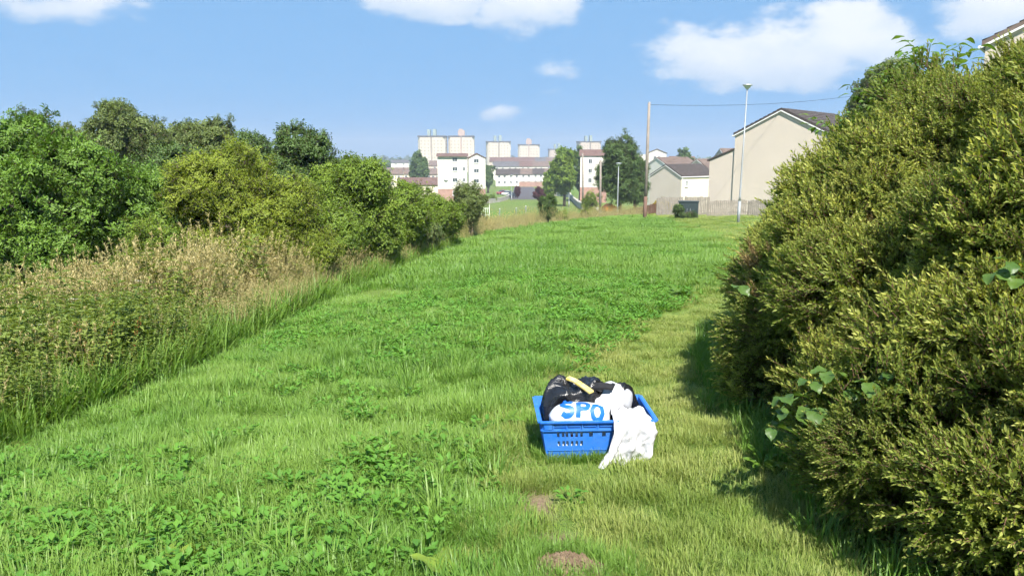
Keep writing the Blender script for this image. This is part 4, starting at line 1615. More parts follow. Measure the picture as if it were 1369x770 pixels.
def house(name, label, loc, az_deg, w, l, eave, rise, wall_m, roof_m, group=None, side_m=None, wins_side=(), wins_gable=(), chimney=None, over=.12, category='house', down=2.5, trim=True):
    """gable house; local +Y is the ridge axis, the gable at y=0 looks towards -Y; az_deg: compass of the ridge"""
    t = thing(name, label, category, loc, -R(az_deg), group)
    mb = MB()
    prof = [(-w / 2, -down), (w / 2, -down), (w / 2, eave), (0, eave + rise), (-w / 2, eave)]
    mb.prism(prof, 0, l, 'y', 0)
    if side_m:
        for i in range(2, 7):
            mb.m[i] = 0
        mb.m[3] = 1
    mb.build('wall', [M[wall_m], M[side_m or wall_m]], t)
    rf = MB()
    k = rise / (w / 2)
    th = .16
    for s in (-1, 1):
        x1 = s * (w / 2 + over)
        z1 = eave - k * over
        prof = [(0, eave + rise + .02), (x1, z1 + .02), (x1, z1 + .02 + th), (0, eave + rise + .02 + th)]
        if s > 0:
            prof = prof[::-1]
        rf.prism(prof, -.10, l + .10, 'y')
    ro = rf.build('roof', M[roof_m], t)
    # tile courses, each a little proud of the next
    cs = MB()
    nrow = 11
    for s in (-1, 1):
        for i in range(nrow):
            a, b_2 = i / nrow, (i + 1) / nrow
            x0, x1 = s * (w / 2 + over) * a, s * (w / 2 + over) * b_2
            z0, z1 = eave + rise + .02 + th - k * abs(x0), eave + rise + .02 + th - k * abs(x1)
            q = [(x0, -.09, z0 + .004), (x1, -.09, z1 + .05), (x1, l + .09, z1 + .05), (x0, l + .09, z0 + .004), (x1, -.09, z1 + .002), (x1, l + .09, z1 + .002)]
            cs.add(q, [(0, 1, 2, 3), (1, 4, 5, 2)])
    tag(cs.build('tile_courses', M[roof_m], ro), kind='stuff')
    if trim:
        for s in (-1, 1):
            bb = MB()
            x1 = s * (w / 2 + over)
            z1 = eave - k * over
            prof = [(s * .003, eave + rise - .07), (x1, z1 - .07), (x1, z1 + .015), (s * .003, eave + rise + .015)]
            if s > 0:
                prof = prof[::-1]
            bb.prism(prof, -.14, -.102, 'y')
            bb.build('bargeboard', M['white_paint'], t)
            gt = MB()
            gt.tube([(x1 + s * .05, -.1, z1 - .02), (x1 + s * .05, l + .1, z1 - .02)], .06, 8)
            gt.build('gutter', M['white_paint'], t)
        dp = MB()
        dp.tube([(w / 2 + .10, .12, eave - .1), (w / 2 + .10, .12, -1)], .045, 8)
        dp.build('downpipe', M['white_paint'], t)
    for (yy, z, ww, hh) in wins_side:
        window(t, yy, z, ww, hh, w / 2, 'x', 1)
    for (xx, z, ww, hh) in wins_gable:
        window(t, xx, z, ww, hh, 0, 'y', -1)
    if chimney:
        ch = MB()
        ch.box((chimney[0], chimney[1], eave + rise + .25), (.6, .9, 1.5))
        ch.box((chimney[0], chimney[1], eave + rise + 1.05), (.72, 1.02, .12))
        for e in (-.22, .22):
            ch.tube([(chimney[0], chimney[1] + e, eave + rise + 1.1), (chimney[0], chimney[1] + e, eave + rise + 1.45)], .1, 8)
        ch.build('chimney', M['render_beige'], ro)
    return t


def ground_at(px, depth):
    X, Y, _ = at(px, 260, depth)
    return (X, Y, gzf(X, Y))


# beige gable house with lean-to
X, Y, Z = ground_at(1038, 57)
h1 = house('gable_house', 'large beige gable-end house with a lower lean-to behind the tall street lamp', (X, Y, Z - .1), 42, 7.2, 11, 6.15, 1.75, 'render_beige', 'roof_brown', side_m='render_cream',
           wins_side=((2.0, 4.6, 1.2, 1.2), (5.5, 4.6, 1.4, 1.2), (9, 4.6, 1.2, 1.2), (2.4, 1.6, 1.4, 1.3), (8, 1.6, 1.4, 1.3)))
mb = MB()
mb.prism([(-5.75, -2.5), (-3.602, -2.5), (-3.602, 5.0), (-5.75, 4.15)], .12, 8, 'y')
lean = mb.build('lean_to', M['render_beige'], h1)
mb = MB()
mb.prism([(-5.95, 4.10), (-3.61, 5.025), (-3.61, 5.15), (-5.95, 4.22)], .04, 8.1, 'y')
mb.build('lean_to_roof', M['roof_brown'], lean)
# smaller house further down the street, with another behind it
X, Y, Z = ground_at(889, 112)
house('gable_house', 'small beige house with a cream side wall and two little windows beyond the fence', (X, Y, Z + .3), 55, 6.3, 7.6, 5.2, 1.6, 'render_beige', 'roof_brown', side_m='render_cream',
      wins_side=((1.1, 4.2, .55, .9), (6.3, 4.2, .45, .9)), down=4)
X, Y, Z = ground_at(930, 132)
house('gable_house', 'brown-roofed house peeping over the ridge of the small beige house', (X, Y, Z + .4), 55, 6.3, 8, 6.3, 1.9, 'render_beige', 'roof_mid', side_m='render_cream', down=4, wins_side=((2, 4.6, 1, 1),))
X, Y, Z = ground_at(960, 160)
house('gable_house', 'plain brown roof rising behind the lean-to of the large beige house', (X, Y, Z + 1.0), 80, 7, 9, 8.6, 2.2, 'render_beige', 'roof_mid', down=4)
X, Y, Z = ground_at(877, 150)
house('gable_house', 'low white-gabled house between the wooden pole and the small beige house', (X, Y, Z), 60, 7, 8, 8.0, 1.7, 'render_white', 'roof_mid', down=4, wins_gable=((0, 5.5, 1.2, 1.2),))
# house high on the right, over the shrub
X, Y, Z = at(1318, 60, 27)
g0 = gzf(X, Y)
ev = Z - g0
ca, sa = math.cos(R(38)), math.sin(R(38))
house('gable_house', 'house whose eaves corner shows above the shrub in the top right corner', (X + 3.8 * ca, Y - 3.8 * sa, g0), 38, 7.6, 9, ev, 1.9, 'render_beige', 'roof_mid', side_m='render_cream', wins_side=((3, 4.6, 1.2, 1.2), (7, 4.6, 1.2, 1.2)))


# garden fence
def fence(label, pts, height, board_m='old_wood', gap=.135, bw=.115):
    P = [np.array(p, float) for p in pts]
    t = thing('garden_fence', label, 'fence', (P[0][0], P[0][1], gzf(P[0][0], P[0][1])))
    O = np.array(t.location)
    bo = MB()
    rr = random.Random(len(label))
    for a, b_2 in zip(P[:-1], P[1:]):
        L = np.linalg.norm(b_2 - a)
        d = (b_2 - a) / L
        ang = math.atan2(d[1], d[0])
        nb = int(L / gap)
        for k in range(nb):
            q = a + d * (k + .5) * gap
            g0 = gzf(q[0], q[1])
            hh = height * rr.uniform(.95, 1.04)
            off = rr.uniform(0, .01)
            bo.box((q[0] - O[0] + off, q[1] - O[1] - off, g0 - O[2] + hh / 2), (bw, .02, hh), ang)
        npost = max(2, int(L / 2.2) + 1)
        for k in range(npost):
            q = a + d * L * k / (npost - 1)
            q2 = q + np.array((d[1], -d[0])) * -.07
            g0 = gzf(q[0], q[1])
            pm = MB()
            pm.box((q2[0] - O[0], q2[1] - O[1], g0 - O[2] + height * .47), (.09, .09, height * .98), ang)
            pm.build('post', M[board_m], t)
        for hgt in (.25, .8):
            rl = MB()
            mid = (a + b_2) / 2 + np.array((d[1], -d[0])) * -.035
            rl.tube([(a[0] - O[0] + d[1] * -.04, a[1] - O[1] + d[0] * .04, gzf(*a) - O[2] + height * hgt), (b_2[0] - O[0] + d[1] * -.04, b_2[1] - O[1] + d[0] * .04, gzf(*b_2) - O[2] + height * hgt)], .04, 4)
            rl.build('rail', M[board_m], t)
    tag(bo.build('boards', M[board_m], t), kind='stuff')
    return t


def gp(px, depth):
    X, Y, _ = at(px, 280, depth)
    return (X, Y)


fence('grey weathered board fence in front of the large beige gable house', [gp(946, 54), gp(1000, 53), gp(1060, 51)], 1.15)
fence('taller grey board fence in front of the small cream house', [gp(878, 61), gp(915, 60), gp(947, 59)], 1.5)
fence('low brown board fence behind the base of the wooden pole', [gp(790, 73), gp(850, 71), gp(884, 69)], 1.05, 'brown_wood')


# poles and lamps
def pole(label, px, py_top, px_top, depth, r, two_tone=True, name='telegraph_pole', cap=True):
    X, Y, Z = ground_at(px, depth)
    T = np.array(at(px_top, py_top, depth)) - np.array((X, Y, Z))
    t = thing(name, label, 'pole', (X, Y, Z))
    f = .2
    mb = MB()
    mb.tube([T * f, T * .6, T], [r * .95, r * .85, r * .72], 12)
    mb.build('shaft', M['pole_wood'], t, True)
    mb = MB()
    mb.tube([(0, 0, -.3), T * (f - .002)], [r * 1.08, r * .98], 12)
    mb.build('butt', M['pole_base' if two_tone else 'pole_wood'], t, True)
    if cap:
        mb = MB()
        mb.tube([T + np.array((0, 0, .0)), T + np.array((0, 0, .07))], [r * .8, r * .5], 10)
        mb.build('cap', M['galv'], t)
    return t, T


pl, PT = pole('tall wooden telegraph pole left of the small beige house', 863, 138, 868, 47, .115)
pole('wooden pole in front of the big dark tree, thinner than the telegraph pole', 803, 214, 803, 66, .12, False, cap=False)
pole('thin dark post at the right edge of the far white block', 780, 205, 779, 95, .13, False, cap=False)


def lamp(label, px, px_top, py_top, depth, r, head=1.0, group=None):
    X, Y, Z = ground_at(px, depth)
    T = np.array(at(px_top, py_top, depth)) - np.array((X, Y, Z))
    t = thing('street_lamp', label, 'street lamp', (X, Y, Z), 0, group)
    mb = MB()
    f = 1.5 / np.linalg.norm(T)
    mb.tube([(0, 0, -.2), T * f * .8], [r * 1.6, r * 1.6], 12)
    mb.build('base_section', M['galv'], t, True)
    mb = MB()
    mb.tube([T * f * .8, T * f, T * .5, T], [r * 1.6, r, r * .85, r * .65], 12)
    mb.build('column', M['galv'], t, True)
    mb = MB()
    z = np.array((0, 0, 1.0))
    for i in range(10):
        pass
    ring = lambda rad, h: [T + np.array((rad * math.cos(a), rad * math.sin(a), h)) for a in np.linspace(0, 2 * math.pi, 12, endpoint=False)]
    vs = ring(.07 * head, 0) + ring(.24 * head, .22 * head)
    mb.add(vs, [(k, (k + 1) % 12, 12 + (k + 1) % 12, 12 + k) for k in range(12)] + [tuple(range(12))[::-1]])
    mb.build('lantern', M['lamp_glass'], t)
    mb = MB()
    vs = ring(.29 * head, .22 * head) + ring(.27 * head, .28 * head) + ring(.05 * head, .32 * head)
    mb.add(vs, [(k, (k + 1) % 12, 12 + (k + 1) % 12, 12 + k) for k in range(12)] + [(12 + k, 12 + (k + 1) % 12, 24 + (k + 1) % 12, 24 + k) for k in range(12)] + [tuple(range(12))[::-1], tuple(range(24, 36))])
    mb.build('canopy', M['galv'], t)
    return t


lamp('tall galvanised street lamp before the large beige house', 989, 999, 120, 42, .055)
lamp('short street lamp in front of the big dark tree', 826, 827, 222, 72, .06)
lamp('far thin street lamp standing beside the parking area', 684, 684, 236, 190, .08, 1.3)
lamp('far thin street lamp on the park lawn near the round tree', 761, 760, 228, 150, .07, 1.2)

# overhead wire from the telegraph pole
A = np.array(pl.location) + PT * .985
B = np.array(at(1160, 126, 62))
pts = [A + (B - A) * s + np.array((0, 0, -.35 * 4 * s * (1 - s))) for s in np.linspace(0, 1, 16)]
mb = MB()
mb.tube(pts, .012, 5)
tag(mb.build('overhead_wire', M['wire']), 'thin overhead wire running right from the telegraph pole', 'wire')

# green cabinet with creeper beside the lamp
X, Y, Z = ground_at(921, 50)
t = thing('utility_cabinet', 'dark green utility cabinet standing on the verge before the fence', 'cabinet', (X, Y, Z), R(-8))
mb = MB()
mb.box((0, 0, .55), (1.25, .55, 1.1))
mb.build('body', M['cabinet'], t)
mb = MB()
mb.box((0, 0, 1.125), (1.35, .65, .05))
mb.build('lid', M['cabinet'], t)
mb = MB()
mb.box((0, 0, .02), (1.35, .65, .1))
mb.build('plinth', M['concrete'], t)
for s in (-.31, .31):
    mb = MB()
    mb.box((s, -.285, .58), (.60, .02, .95))
    d_ = mb.build('door', M['cabinet'], t)
    mb = MB()
    mb.box((s * .35, -.305, .6), (.03, .025, .16))
    mb.build('handle', M['galv'], d_)
bush_at('creeper_bush', 'small dark bush growing over the left of the green cabinet', 908, 49.5, 20, 276, 160, S['dark'], .55, 61, skirt=.02, lobes_n=8)
bush_at('creeper_bush', 'low dark bush along the foot of the green cabinet', 920, 49.0, 26, 287, 160, S['dark'], .45, 62, skirt=.02, lobes_n=8)

# trees of the middle distance
bush_at('broadleaf_tree', 'big dark tree beside the two poles at the crest', 830, 80, 58, 184, 1500, S['dark'], 1.35, 41, 'tree', None, 'bark', .02, 22, .36, trunk_r=.2, multi=1)
bush_at('broadleaf_tree', 'second dark crown joined to the right of the big tree', 850, 84, 38, 200, 700, S['dark'], 1.35, 42, 'tree', None, 'bark', .02, 14, .38, trunk_r=.2, multi=1)
bush_at('broadleaf_tree', 'mid-green tree standing behind the park lawn', 755, 150, 40, 200, 900, S['far_green'], 1.25, 43, 'tree', None, 'bark', .08, 16, .38, trunk_r=.25, multi=1)
bush_at('broadleaf_tree', 'dark narrow tree left of the far white tower-like block', 776, 185, 18, 200, 360, S['far'], 1.3, 44, 'tree', None, 'bark', .05, 10, .4, trunk_r=.25, multi=1)
bush_at('broadleaf_tree', 'smaller green tree on the left flank of the park tree', 738, 165, 22, 222, 420, S['far_green'], 1.2, 45, 'tree', None, 'bark', .05, 10, .4, trunk_r=.25, multi=1)
bush_at('broadleaf_tree', 'dark tapering tree left of the white block of flats', 561, 250, 26, 204, 800, S['far'], 1.7, 46, 'tree', None, 'bark', .03, 16, .36, trunk_r=.3, multi=1)
bush_at('broadleaf_tree', 'dark tree right behind the white block of flats', 652, 255, 14, 216, 300, S['far'], 1.6, 47, 'tree', None, 'bark', .03, 10, .4, trunk_r=.3, multi=1)
bush_at('broadleaf_tree', 'round dark tree over the roofs left of the large beige house', 918, 210, 30, 203, 500, S['far'], 1.6, 48, 'tree', None, 'bark', .05, 12, .4, trunk_r=.3, multi=1)
bush_at('broadleaf_tree', 'grey-green tree behind the shoulder of the big shrub', 1192, 36, 100, 66, 2000, S['birch'], 1.15, 49, 'tree', None, 'bark', .15, 20, .36, trunk_r=.2, multi=1)
bush_at('conifer_sapling', 'dark upright sapling at the edge of the crest', 733, 42, 25, 258, 420, S['dark'], .55, 50, 'sapling', None, 'bark', .02, 12, .42, trunk_r=.04, multi=1)
bush_at('hawthorn_bush', 'small dry bush right beside the dark sapling', 752, 46, 22, 282, 160, S['thorn'], .7, 51, skirt=.02, lobes_n=8)
bush_at('purple_tree', 'small purple-leaved tree at the end of the parking area', 721, 165, 16, 250, 260, S['purple'], .75, 52, 'tree', None, 'bark', .1, 9, .42, trunk_r=.1, multi=1)
bush_at('purple_tree', 'tiny purple-leaved tree beside the parked cars', 692, 205, 8, 250, 120, S['purple'], .8, 53, 'tree', None, 'bark', .1, 7, .42, trunk_r=.1, multi=1)
bush_at('yellow_bush', 'yellow-flowered bush behind the telegraph pole', 885, 72, 26, 268, 240, S['yellow'], .7, 54, skirt=.02, lobes_n=8)
bush_at('hawthorn_bush', 'pale green bush at the foot of the far white block', 790, 88, 26, 252, 300, S['thorn'], 1.1, 55, skirt=.02, lobes_n=9)
bush_at('hawthorn_bush', 'dry bush left of the thin wooden pole', 785, 62, 32, 276, 220, S['willow'], .8, 56, skirt=.02, lobes_n=9)
bush_at('hawthorn_bush', 'low hedge bush below the pale curved wall', 655, 175, 26, 260, 220, S['far_green'], .6, 57, skirt=.02, lobes_n=9)
mb = MB()
X, Y, Z = ground_at(815, 82)
t = thing('orange_tent', 'small bright orange tent beside the big dark tree', 'tent', (X, Y, Z + .55), R(20))
mb.prism([(-.75, -.5), (.75, -.5), (.62, .9), (0, 1.25), (-.62, .9)], -.6, .6, 'y')
mb.build('canvas', M['orange'], t)
mb = MB()
mb.box((0, -.61, .2), (.5, .02, 1.2), taper=.6)
mb.build('flap', M['orange'], t)

# ------------------------------------------------------------------ park: road, walls, rails, cars
def ribbon(name, pts, width, mat, lift=.03, kind='structure'):
    P = []
    for i, p in enumerate(pts):
        a, b_2 = np.array(pts[max(0, i - 1)]), np.array(pts[min(len(pts) - 1, i + 1)])
        d = (b_2 - a) / np.linalg.norm(b_2 - a)
        s = np.array((d[1], -d[0])) * (width[i] if isinstance(width, list) else width) / 2
        row = []
        for e in np.linspace(-1, 1, 7):
            q = np.array(p) + s * e
            row.append((q[0], q[1], gzf(q[0], q[1]) + lift))
        P.append(row)
    o = link(bpy.data.objects.new(name, grid_mesh(name, np.array(P), mat)))
    return tag(o, kind=kind)


ribbon('road', [(4.6 + .004 * (yy - 195), yy) for yy in np.linspace(196, 330, 24)], [10.5 - .016 * (yy - 196) for yy in np.linspace(196, 330, 24)], M['tarmac'], .05)
ribbon('footpath', [(14 + .02 * (yy - 60), yy) for yy in np.linspace(72, 200, 30)], 1.6, M['concrete'], .04)


def low_wall(label, pts, h, th, mat, name='garden_wall'):
    P = np.array(pts, float)
    ts = np.linspace(0, len(P) - 1, (len(P) - 1) * 6 + 1)
    P = np.stack([np.interp(ts, np.arange(len(P)), P[:, k]) for k in (0, 1)], 1)
    O = np.array((P[0][0], P[0][1], gzf(*P[0])))
    t = thing(name, label, 'wall', tuple(O))
    for k, (a, b_2) in enumerate(zip(P[:-1], P[1:])):
        L = np.linalg.norm(b_2 - a)
        m_ = (a + b_2) / 2
        mb = MB()
        mb.box((m_[0] - O[0], m_[1] - O[1], gzf(*m_) - O[2] + h / 2 - .3), (L, th, h + .6), math.atan2(*(b_2 - a)[::-1]))
        mb.build('wall_length', M[mat], t)
        mb = MB()
        mb.box((m_[0] - O[0], m_[1] - O[1], gzf(*m_) - O[2] + h + .05), (L, th + .08, .1), math.atan2(*(b_2 - a)[::-1]))
        mb.build('coping', M['concrete'], t)
    return t


low_wall('pale curved wall round the corner by the parked cars', [gp(640, 165), gp(655, 170), gp(668, 180), gp(678, 195), gp(682, 215)], .9, .25, 'concrete')
low_wall('pale wall along the right side of the park lawn', [gp(762, 210), gp(768, 170), gp(778, 130), gp(790, 110)], 1.1, .25, 'concrete')
low_wall('pale wall at the far end of the park lawn', [gp(720, 230), gp(745, 225), gp(762, 212)], 1.4, .25, 'concrete')
low_wall('brownish wall behind the parking area', [gp(694, 332), gp(715, 332), gp(738, 330)], 2.2, .3, 'brick')

X, Y, Z = ground_at(645, 100)
t = thing('metal_gate', 'white metal rail gate at the end of the bush row', 'gate', (X, Y, Z), R(10))
for k in range(8):
    mb = MB()
    mb.tube([(-.9 + k * .26, 0, 0), (-.9 + k * .26, 0, 1.7 if k in (0, 7) else 1.2)], .045 if k in (0, 7) else .025, 6)
    mb.build('upright', M['white_paint'], t)
for z in (.25, 1.15):
    mb = MB()
    mb.tube([(-.9, 0, z), (.92, 0, z)], .03, 6)
    mb.build('rail', M['white_paint'], t)
for (px, dp, hh, lb) in ((703, 70, 1.5, 'short white post on the slope left of the sapling'), (690, 90, 1.3, 'thin grey post low on the park slope'), (668, 85, 1.2, 'thin pale post nearest the white gate')):
    X, Y, Z = ground_at(px, dp)
    t = thing('marker_post', lb, 'post', (X, Y, Z))
    mb = MB()
    mb.tube([(0, 0, -.2), (0, 0, hh)], .05, 8)
    mb.build('shaft', M['galv'], t)
    mb = MB()
    mb.tube([(0, 0, hh), (0, 0, hh + .05)], [.065, .04], 8)
    mb.build('cap', M['white_paint'], t)


def car(label, px, depth, rz, mat, group=None):
    X, Y, Z = ground_at(px, depth)
    t = thing('parked_car', label, 'car', (X, Y, Z + .06), rz, group)
    mb = MB()
    prof = [(-2.0, .35), (-2.0, .75), (-1.85, .85), (-1.0, .92), (1.5, .95), (1.95, .85), (2.05, .6), (2.05, .35)]
    mb.prism(prof[::-1], -.83, .83, 'y')
    mb.build('body', mat, t)
    mb = MB()
    prof = [(-1.05, .92), (-.45, 1.42), (.9, 1.45), (1.55, .95)]
    mb.prism(prof[::-1], -.70, .70, 'y')
    mb.build('window', M['glass'], t)
    mb = MB()
    mb.box((.22, 0, 1.46), (1.5, 1.36, .05))
    mb.build('roof', mat, t)
    for x in (-1.3, 1.3):
        for y in (-.78, .78):
            mb = MB()
            mb.tube([(x, y - .1, .32), (x, y + .1, .32)], .32, 14)
            mb.build('wheel', M['rubber'], t)
    for y in (-.6, .6):
        mb = MB()
        mb.box((-2.0, y, .68), (.04, .3, .12))
        mb.build('headlight', M['lamp_glass'], t)
    return t


car('dark blue car parked at the left of the parking area', 684, 208, R(70), M['car_dark'])
car('white car parked behind the dark blue car', 678, 228, R(60), M['car_white'])
car('red car parked at the far left of the parking area', 672, 236, R(40), M['car_red'])

# white block of flats
X, Y, Z = ground_at(617, 180)
t = thing('block_of_flats', 'white four-storey block of flats with pink brick base and red-brown roof', 'flats', (X, Y, Z - .1), R(4))
mb = MB()
mb.box((-2.1, 3.0, 7.1), (7.0, 9.0, 7.6))
mb.build('wall', M['render_white'], t)
mb = MB()
mb.prism([(1.75, 3.3), (5.75, 3.3), (5.75, 10.5), (3.75, 11.5), (1.75, 10.5)], -1.9, 7.5, 'y')
mb.build('gabled_bay', M['render_white'], t)
mb = MB()
mb.box((-2.1, 3.05, 1.2), (6.98, 8.98, 4.18))
mb.box((3.75, 2.8, 1.2), (3.98, 9.3, 4.18))
mb.build('brick_base', M['brick'], t)
mb = MB()
mb.prism([(-2.1, 10.9), (7.6, 10.9), (2.7, 11.7)][::-1], -5.9, 1.72, 'x')
rf = mb.build('roof', M['roof_red'], t)
for s in (-1, 1):
    mb = MB()
    q = [(3.75, 11.53), (3.75 + s * 2.25, 10.42), (3.75 + s * 2.25, 10.6), (3.75, 11.72)]
    mb.prism(q if s < 0 else q[::-1], -2.1, 7.5, 'y')
    mb.build('bay_roof', M['roof_red'], rf)
for (x, z, y) in ((-1.5, 8.0, -1.5), (.6, 8.0, -1.5), (-1.5, 5.4, -1.5), (.6, 5.4, -1.5), (-1.5, 10.2, -1.5), (3.6, 7.6, -1.9), (3.6, 9.9, -1.9), (3.6, 5.2, -1.9), (-1.5, 2.3, -1.46), (3.6, 2.3, -1.86)):
    window(t, x, z, 1.25 if x != .6 else .7, 1.0, y, 'y', -1)
mb = MB()
mb.tube([(1.68, -1.62, 3.2), (1.68, -1.62, 10.4)], .09, 6)
mb.build('downpipe', M['cabinet'], t)
mb = MB()
mb.tube([(-3.6, -1.9, 5.9), (-3.6, -1.75, 5.9)], [.55, .2], 12)
mb.build('satellite_dish', M['white_paint'], t)

# white block half hidden by the big tree
X, Y, Z = ground_at(793, 175)
t = thing('block_of_flats', 'narrow white block with pink brick base half hidden by the big dark tree', 'flats', (X, Y, Z), R(-6))
mb = MB()
mb.box((0, 3, 7.2), (6.2, 7, 7.2))
mb.build('wall', M['render_white'], t)
mb = MB()
mb.box((0, 3.02, 1.2), (6.18, 6.98, 4.78))
mb.build('brick_base', M['brick'], t)
mb = MB()
mb.prism([(-.8, 10.83), (7.0, 10.83), (3.1, 12.3)][::-1], -3.4, 3.4, 'x')
mb.build('roof', M['roof_red'], t)
for z in (5.2, 7.4, 9.6):
    window(t, -.8, z, .9, 1.1, -.5, 'y', -1)
X, Y, Z = ground_at(872, 240)
t = thing('block_of_flats', 'small white gabled block with dark windows beside the telegraph pole', 'flats', (X, Y, Z), R(-12))
mb = MB()
mb.prism([(-2, 0), (4.0, 0), (4.0, 13.0), (1.0, 14.2), (-2.0, 13.0)], 0, 8, 'y')
mb.build('wall', M['render_white'], t)
mb = MB()
mb.box((-4, 4, 6.3), (3.98, 7, 12.6))
mb.build('wing', M['render_white'], t)
for s in (-1, 1):
    mb = MB()
    q = [(1.0, 14.23), (1.0 + s * 3.3, 12.9), (1.0 + s * 3.3, 13.1), (1.0, 14.45)]
    mb.prism(q if s < 0 else q[::-1], -.2, 8.2, 'y')
    mb.build('roof', M['roof_mid'], t)
for z in (9.0, 11.6):
    for x in (.4, 1.8):
        window(t, x, z, .9, 1.1, 0, 'y', -1)

# garages and terraces
def place_house(label, px, depth, w_m, l_m, eave, rise, az_, wall, roof, group=None, name='terraced_house', lift=0.0, wins=True):
    X, Y, Z = ground_at(px, depth)
    ws = tuple((l_m * f, z, 1.1, 1.1) for f in (.28, .72) for z in ((1.5, 4.1) if eave > 4 else (1.4,))) if wins else ()
    return house(name, label, (X, Y, Z + lift), az_, w_m, l_m, eave, rise, wall, roof, group, wins_side=ws, over=.3, trim=False)


# ridge across the view: az 90 puts the side wall with the windows towards the camera
place_house('long low garage row with a red-brown roof left of the white flats', 533, 205, 7, 11.5, 2.6, 1.7, 88, 'render_cream', 'roof_red', None, 'garage_row', 1.2)
for k, px in enumerate((505, 522, 540)):
    place_house(['cream terraced house with brown roof, leftmost above the bushes', 'cream terraced house with brown roof, second from the bushes', 'cream terraced house with brown roof beside the dark tapering tree'][k], px, 300 + 4 * k, 8, 5.6, 5.2, 2.4, 88, 'render_cream', 'roof_mid', 'terrace left of the flats', lift=1.0)
for k, px in enumerate((566, 577)):
    place_house(['pinkish house right behind the dark tapering tree', 'pinkish house touching the left side of the white flats'][k], px, 320, 8, 4, 5.2, 2.2, 88, 'tower_pink', 'roof_mid', 'terrace left of the flats', lift=.6)
place_house('small white far house with a low roof left of the dark tapering tree', 525, 520, 9, 12, 5.0, 1.8, 88, 'render_white', 'roof_grey', lift=4.0)
g = 'terraces beyond the park'
near_l = ['white terraced house nearest the curved wall, dark roof', 'white terraced house, second along the nearest park terrace', 'white terraced house, third along the nearest park terrace', 'white terraced house, fourth along the nearest park terrace', 'white terraced house, last of the nearest park terrace by the trees']
for k in range(5):
    place_house(near_l[k], 663 + 16 * k, 340 + 3 * k, 8, 5.6, 4.9, 2.4, 90, 'render_white', ['roof_brown', 'roof_brown', 'roof_mid', 'roof_brown', 'roof_mid'][k], g, lift=.3)
mid_l = ['white house with grey slate roof, left in the middle park terrace', 'white house with grey roof, second in the middle park terrace', 'white house with brown roof, third in the middle park terrace', 'white house with brown roof, fourth in the middle park terrace', 'pale house ending the middle park terrace by the trees']
for k in range(5):
    place_house(mid_l[k], 660 + 17 * k, 430 + 3 * k, 9, 7.4, 5.2, 2.8, 90, 'render_white', ['roof_grey', 'roof_grey', 'roof_red', 'roof_mid', 'roof_mid'][k], g, lift=2.4)
far_l = ['red-roofed house, leftmost in the back row under the towers', 'red-roofed house, second in the back row under the towers', 'red-roofed house, third in the back row under the towers', 'red-roofed house, fourth in the back row under the towers', 'grey-roofed house, fifth in the back row under the towers', 'brown-roofed house ending the back row under the towers']
for k in range(6):
    place_house(far_l[k], 655 + 15 * k, 530 + 4 * k, 9, 8, 5.2, 2.8, 92, 'tower_pink', ['roof_red', 'roof_red', 'roof_red', 'roof_red', 'roof_grey', 'roof_mid'][k], g, lift=4.6)
place_house('pink-roofed house between the small white block and the round dark tree', 893, 215, 8, 7, 6, 2.2, 90, 'tower_pink', 'roof_red', lift=3.2)
place_house('brown-roofed house behind the garages, under the first tower', 575, 420, 9, 12, 5.2, 2.6, 90, 'tower_pink', 'roof_mid', lift=3)


# tower blocks
def tower(label, px, py_top, w_px, depth, wall, plant, seed):
    X, Y, Zt = at(px, py_top, depth)
    g0 = gzf(X, Y)
    H = Zt - g0
    W_ = w_px / FPX * depth
    t = thing('tower_block', label, 'tower block', (X, Y, g0), R(3 * (seed % 3) - 2), 'tower blocks on the horizon')
    D_ = W_ * .8
    half = W_ * .46
    for s in (-1, 1):
        c = .18 * half
        x0, x1 = (s * W_ * .035, s * W_ * .5)
        prof = [(x0, -D_ / 2), (x1 - s * c, -D_ / 2), (x1, -D_ / 2 + c), (x1, D_ / 2 - c), (x1 - s * c, D_ / 2), (x0, D_ / 2)]
        mb = MB()
        mb.prism(prof if s > 0 else prof[::-1], 0, H, 'z')
        mb.build('wing', M[wall], t)
    mb = MB()
    mb.box((0, 0, H / 2 + .2), (W_ * .07 - .02, D_ * .86, H + .4))
    mb.build('stair_core', M['tower_band' if plant == 'copper_green' else 'plant_pink'], t)
    fl = 2.75
    wn_ = MB()
    for k in range(int(H / fl)):
        z = k * fl + 1.5
        for s in (-1, 1):
            for q in range(3):
                x = s * W_ * (.11 + .13 * q)
                wn_.box((x, -D_ / 2 - .02, z), (W_ * .055, .06, 1.15))
        wn_.box((W_ * .5 + .02, 0, z), (.06, D_ * .3, 1.15))
        wn_.box((-W_ * .5 - .02, 0, z), (.06, D_ * .3, 1.15))
    tag(wn_.build('windows', M['tower_band'], t), kind='stuff')
    for k in range(2):
        mb = MB()
        s = -1 if k == 0 else 1
        mb.box((s * W_ * .268, 0, H + .75), (W_ * .475, D_ * 1.03, 1.2))
        mb.build('roof_parapet', M['roof_grey'], t)
    mb = MB()
    if plant == 'copper_green':
        for s in (-.13, .08):
            mb.box((W_ * s, 0, H + 4.0), (W_ * .11, D_ * .3, 6.0 if s > 0 else 5.0))
    else:
        mb.box((0, 0, H + 3.4), (W_ * .26, D_ * .4, 5.2))
        mb.box((-W_ * .02, 0, H + 6.5), (W_ * .14, D_ * .3, 1.4))
    mb.build('plant_room', M[plant], t)
    mb = MB()
    mb.tube([(W_ * .2, 0, H + 1.3), (W_ * .2, 0, H + 4.5)], .12, 5)
    mb.build('aerial', M['galv'], t)
    return t


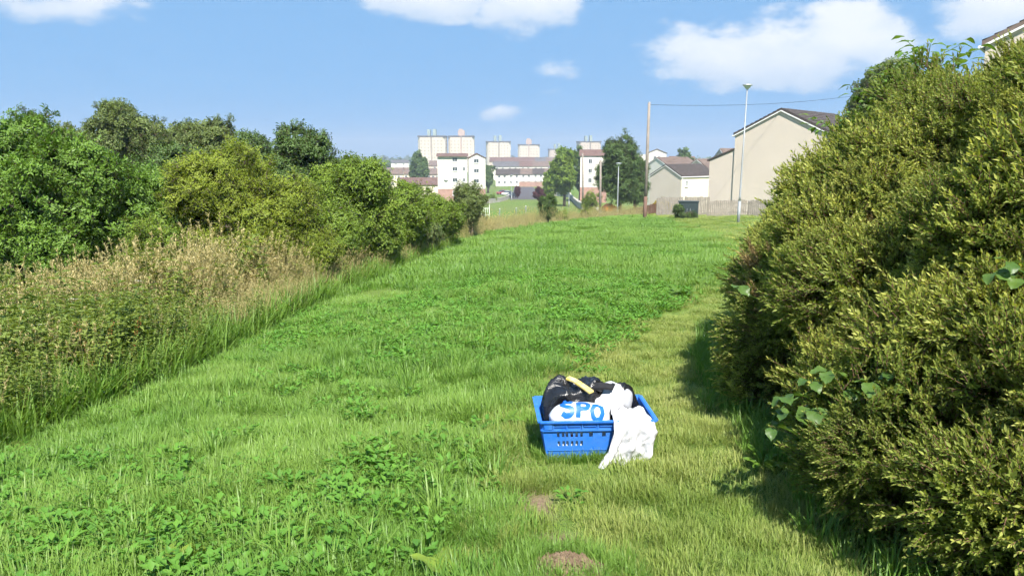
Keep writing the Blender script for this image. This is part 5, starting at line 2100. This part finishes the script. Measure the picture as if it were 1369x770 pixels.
tower('cream tower block with green rooftop huts, first from the left', 578.5, 184, 36, 640, 'tower_cream', 'copper_green', 0)
tower('cream tower block with a pink rooftop hut, tallest, second from the left', 617, 184, 34, 650, 'tower_cream', 'plant_pink', 1)
tower('cream tower block with green rooftop huts, third from the left', 666, 191, 32, 720, 'tower_cream', 'copper_green', 2)
tower('pale tower block with a pink rooftop hut, fourth from the left', 707, 195, 29, 760, 'tower_cream', 'plant_pink', 3)
tower('low pale tower block partly behind the park trees, fifth from the left', 745, 201, 24, 800, 'tower_pink', 'copper_green', 4)
tower('pinkish tower block behind the narrow white block, farthest right', 787, 191, 30, 730, 'tower_pink', 'copper_green', 5)

# far trees and wooded horizon
for k, (px, dp, w, tp) in enumerate(((518, 560, 18, 217), (498, 480, 24, 219), (705, 600, 26, 216), (725, 560, 16, 216), (671, 620, 22, 217), (640, 600, 16, 217), (690, 640, 16, 216))):
    bush_at('distant_tree', ['far round tree left of the small white house', 'far trees over the end of the bush row', 'far dark tree under the fourth tower', 'far slanting dark tree right of the fourth tower', 'far tree at the foot of the third tower', 'far tree beside the second tower foot', 'far tree between the third and fourth towers'][k], px, dp, w, tp, 260, S['far'], 2.6, 70 + k, 'tree', None, 'bark', .02, 9, .45, trunk_r=.4, multi=1)
n = 2600
aa = rng.uniform(-1.25, 1.25, n)
dd = rng.uniform(760, 1900, n)
x, y = dd * np.sin(aa), dd * np.cos(aa)
hgt = rng.uniform(0, 1, n) ** 1.5 * 7
pw = np.stack([x, y, gz(x, y) + hgt], 1)
o = scatter('distant_woods', pw, flat_rot(n, .4), rng.uniform(6, 11, n), S['far'], rng.uniform(0, 1, n))
tag(o, 'low band of far woods along the horizon', 'woods')

# ------------------------------------------------------------------ summer haze
def add_haze(density):
    m, nt = new_mat('haze')
    pv = nd(nt, 'ShaderNodeVolumePrincipled')
    o = nd(nt, 'ShaderNodeOutputMaterial')
    pv.inputs['Color'].default_value = (.80, .88, 1.0, 1)
    pv.inputs['Density'].default_value = density
    pv.inputs['Anisotropy'].default_value = .2
    nt.links.new(pv.outputs[0], o.inputs['Volume'])
    mb = MB()
    mb.box((0, 1130, 11), (4040, 2580, 70))
    h = mb.build('haze', m)
    tag(h, 'thin pale summer haze over the town', 'haze', kind='stuff')


add_haze(.00055)
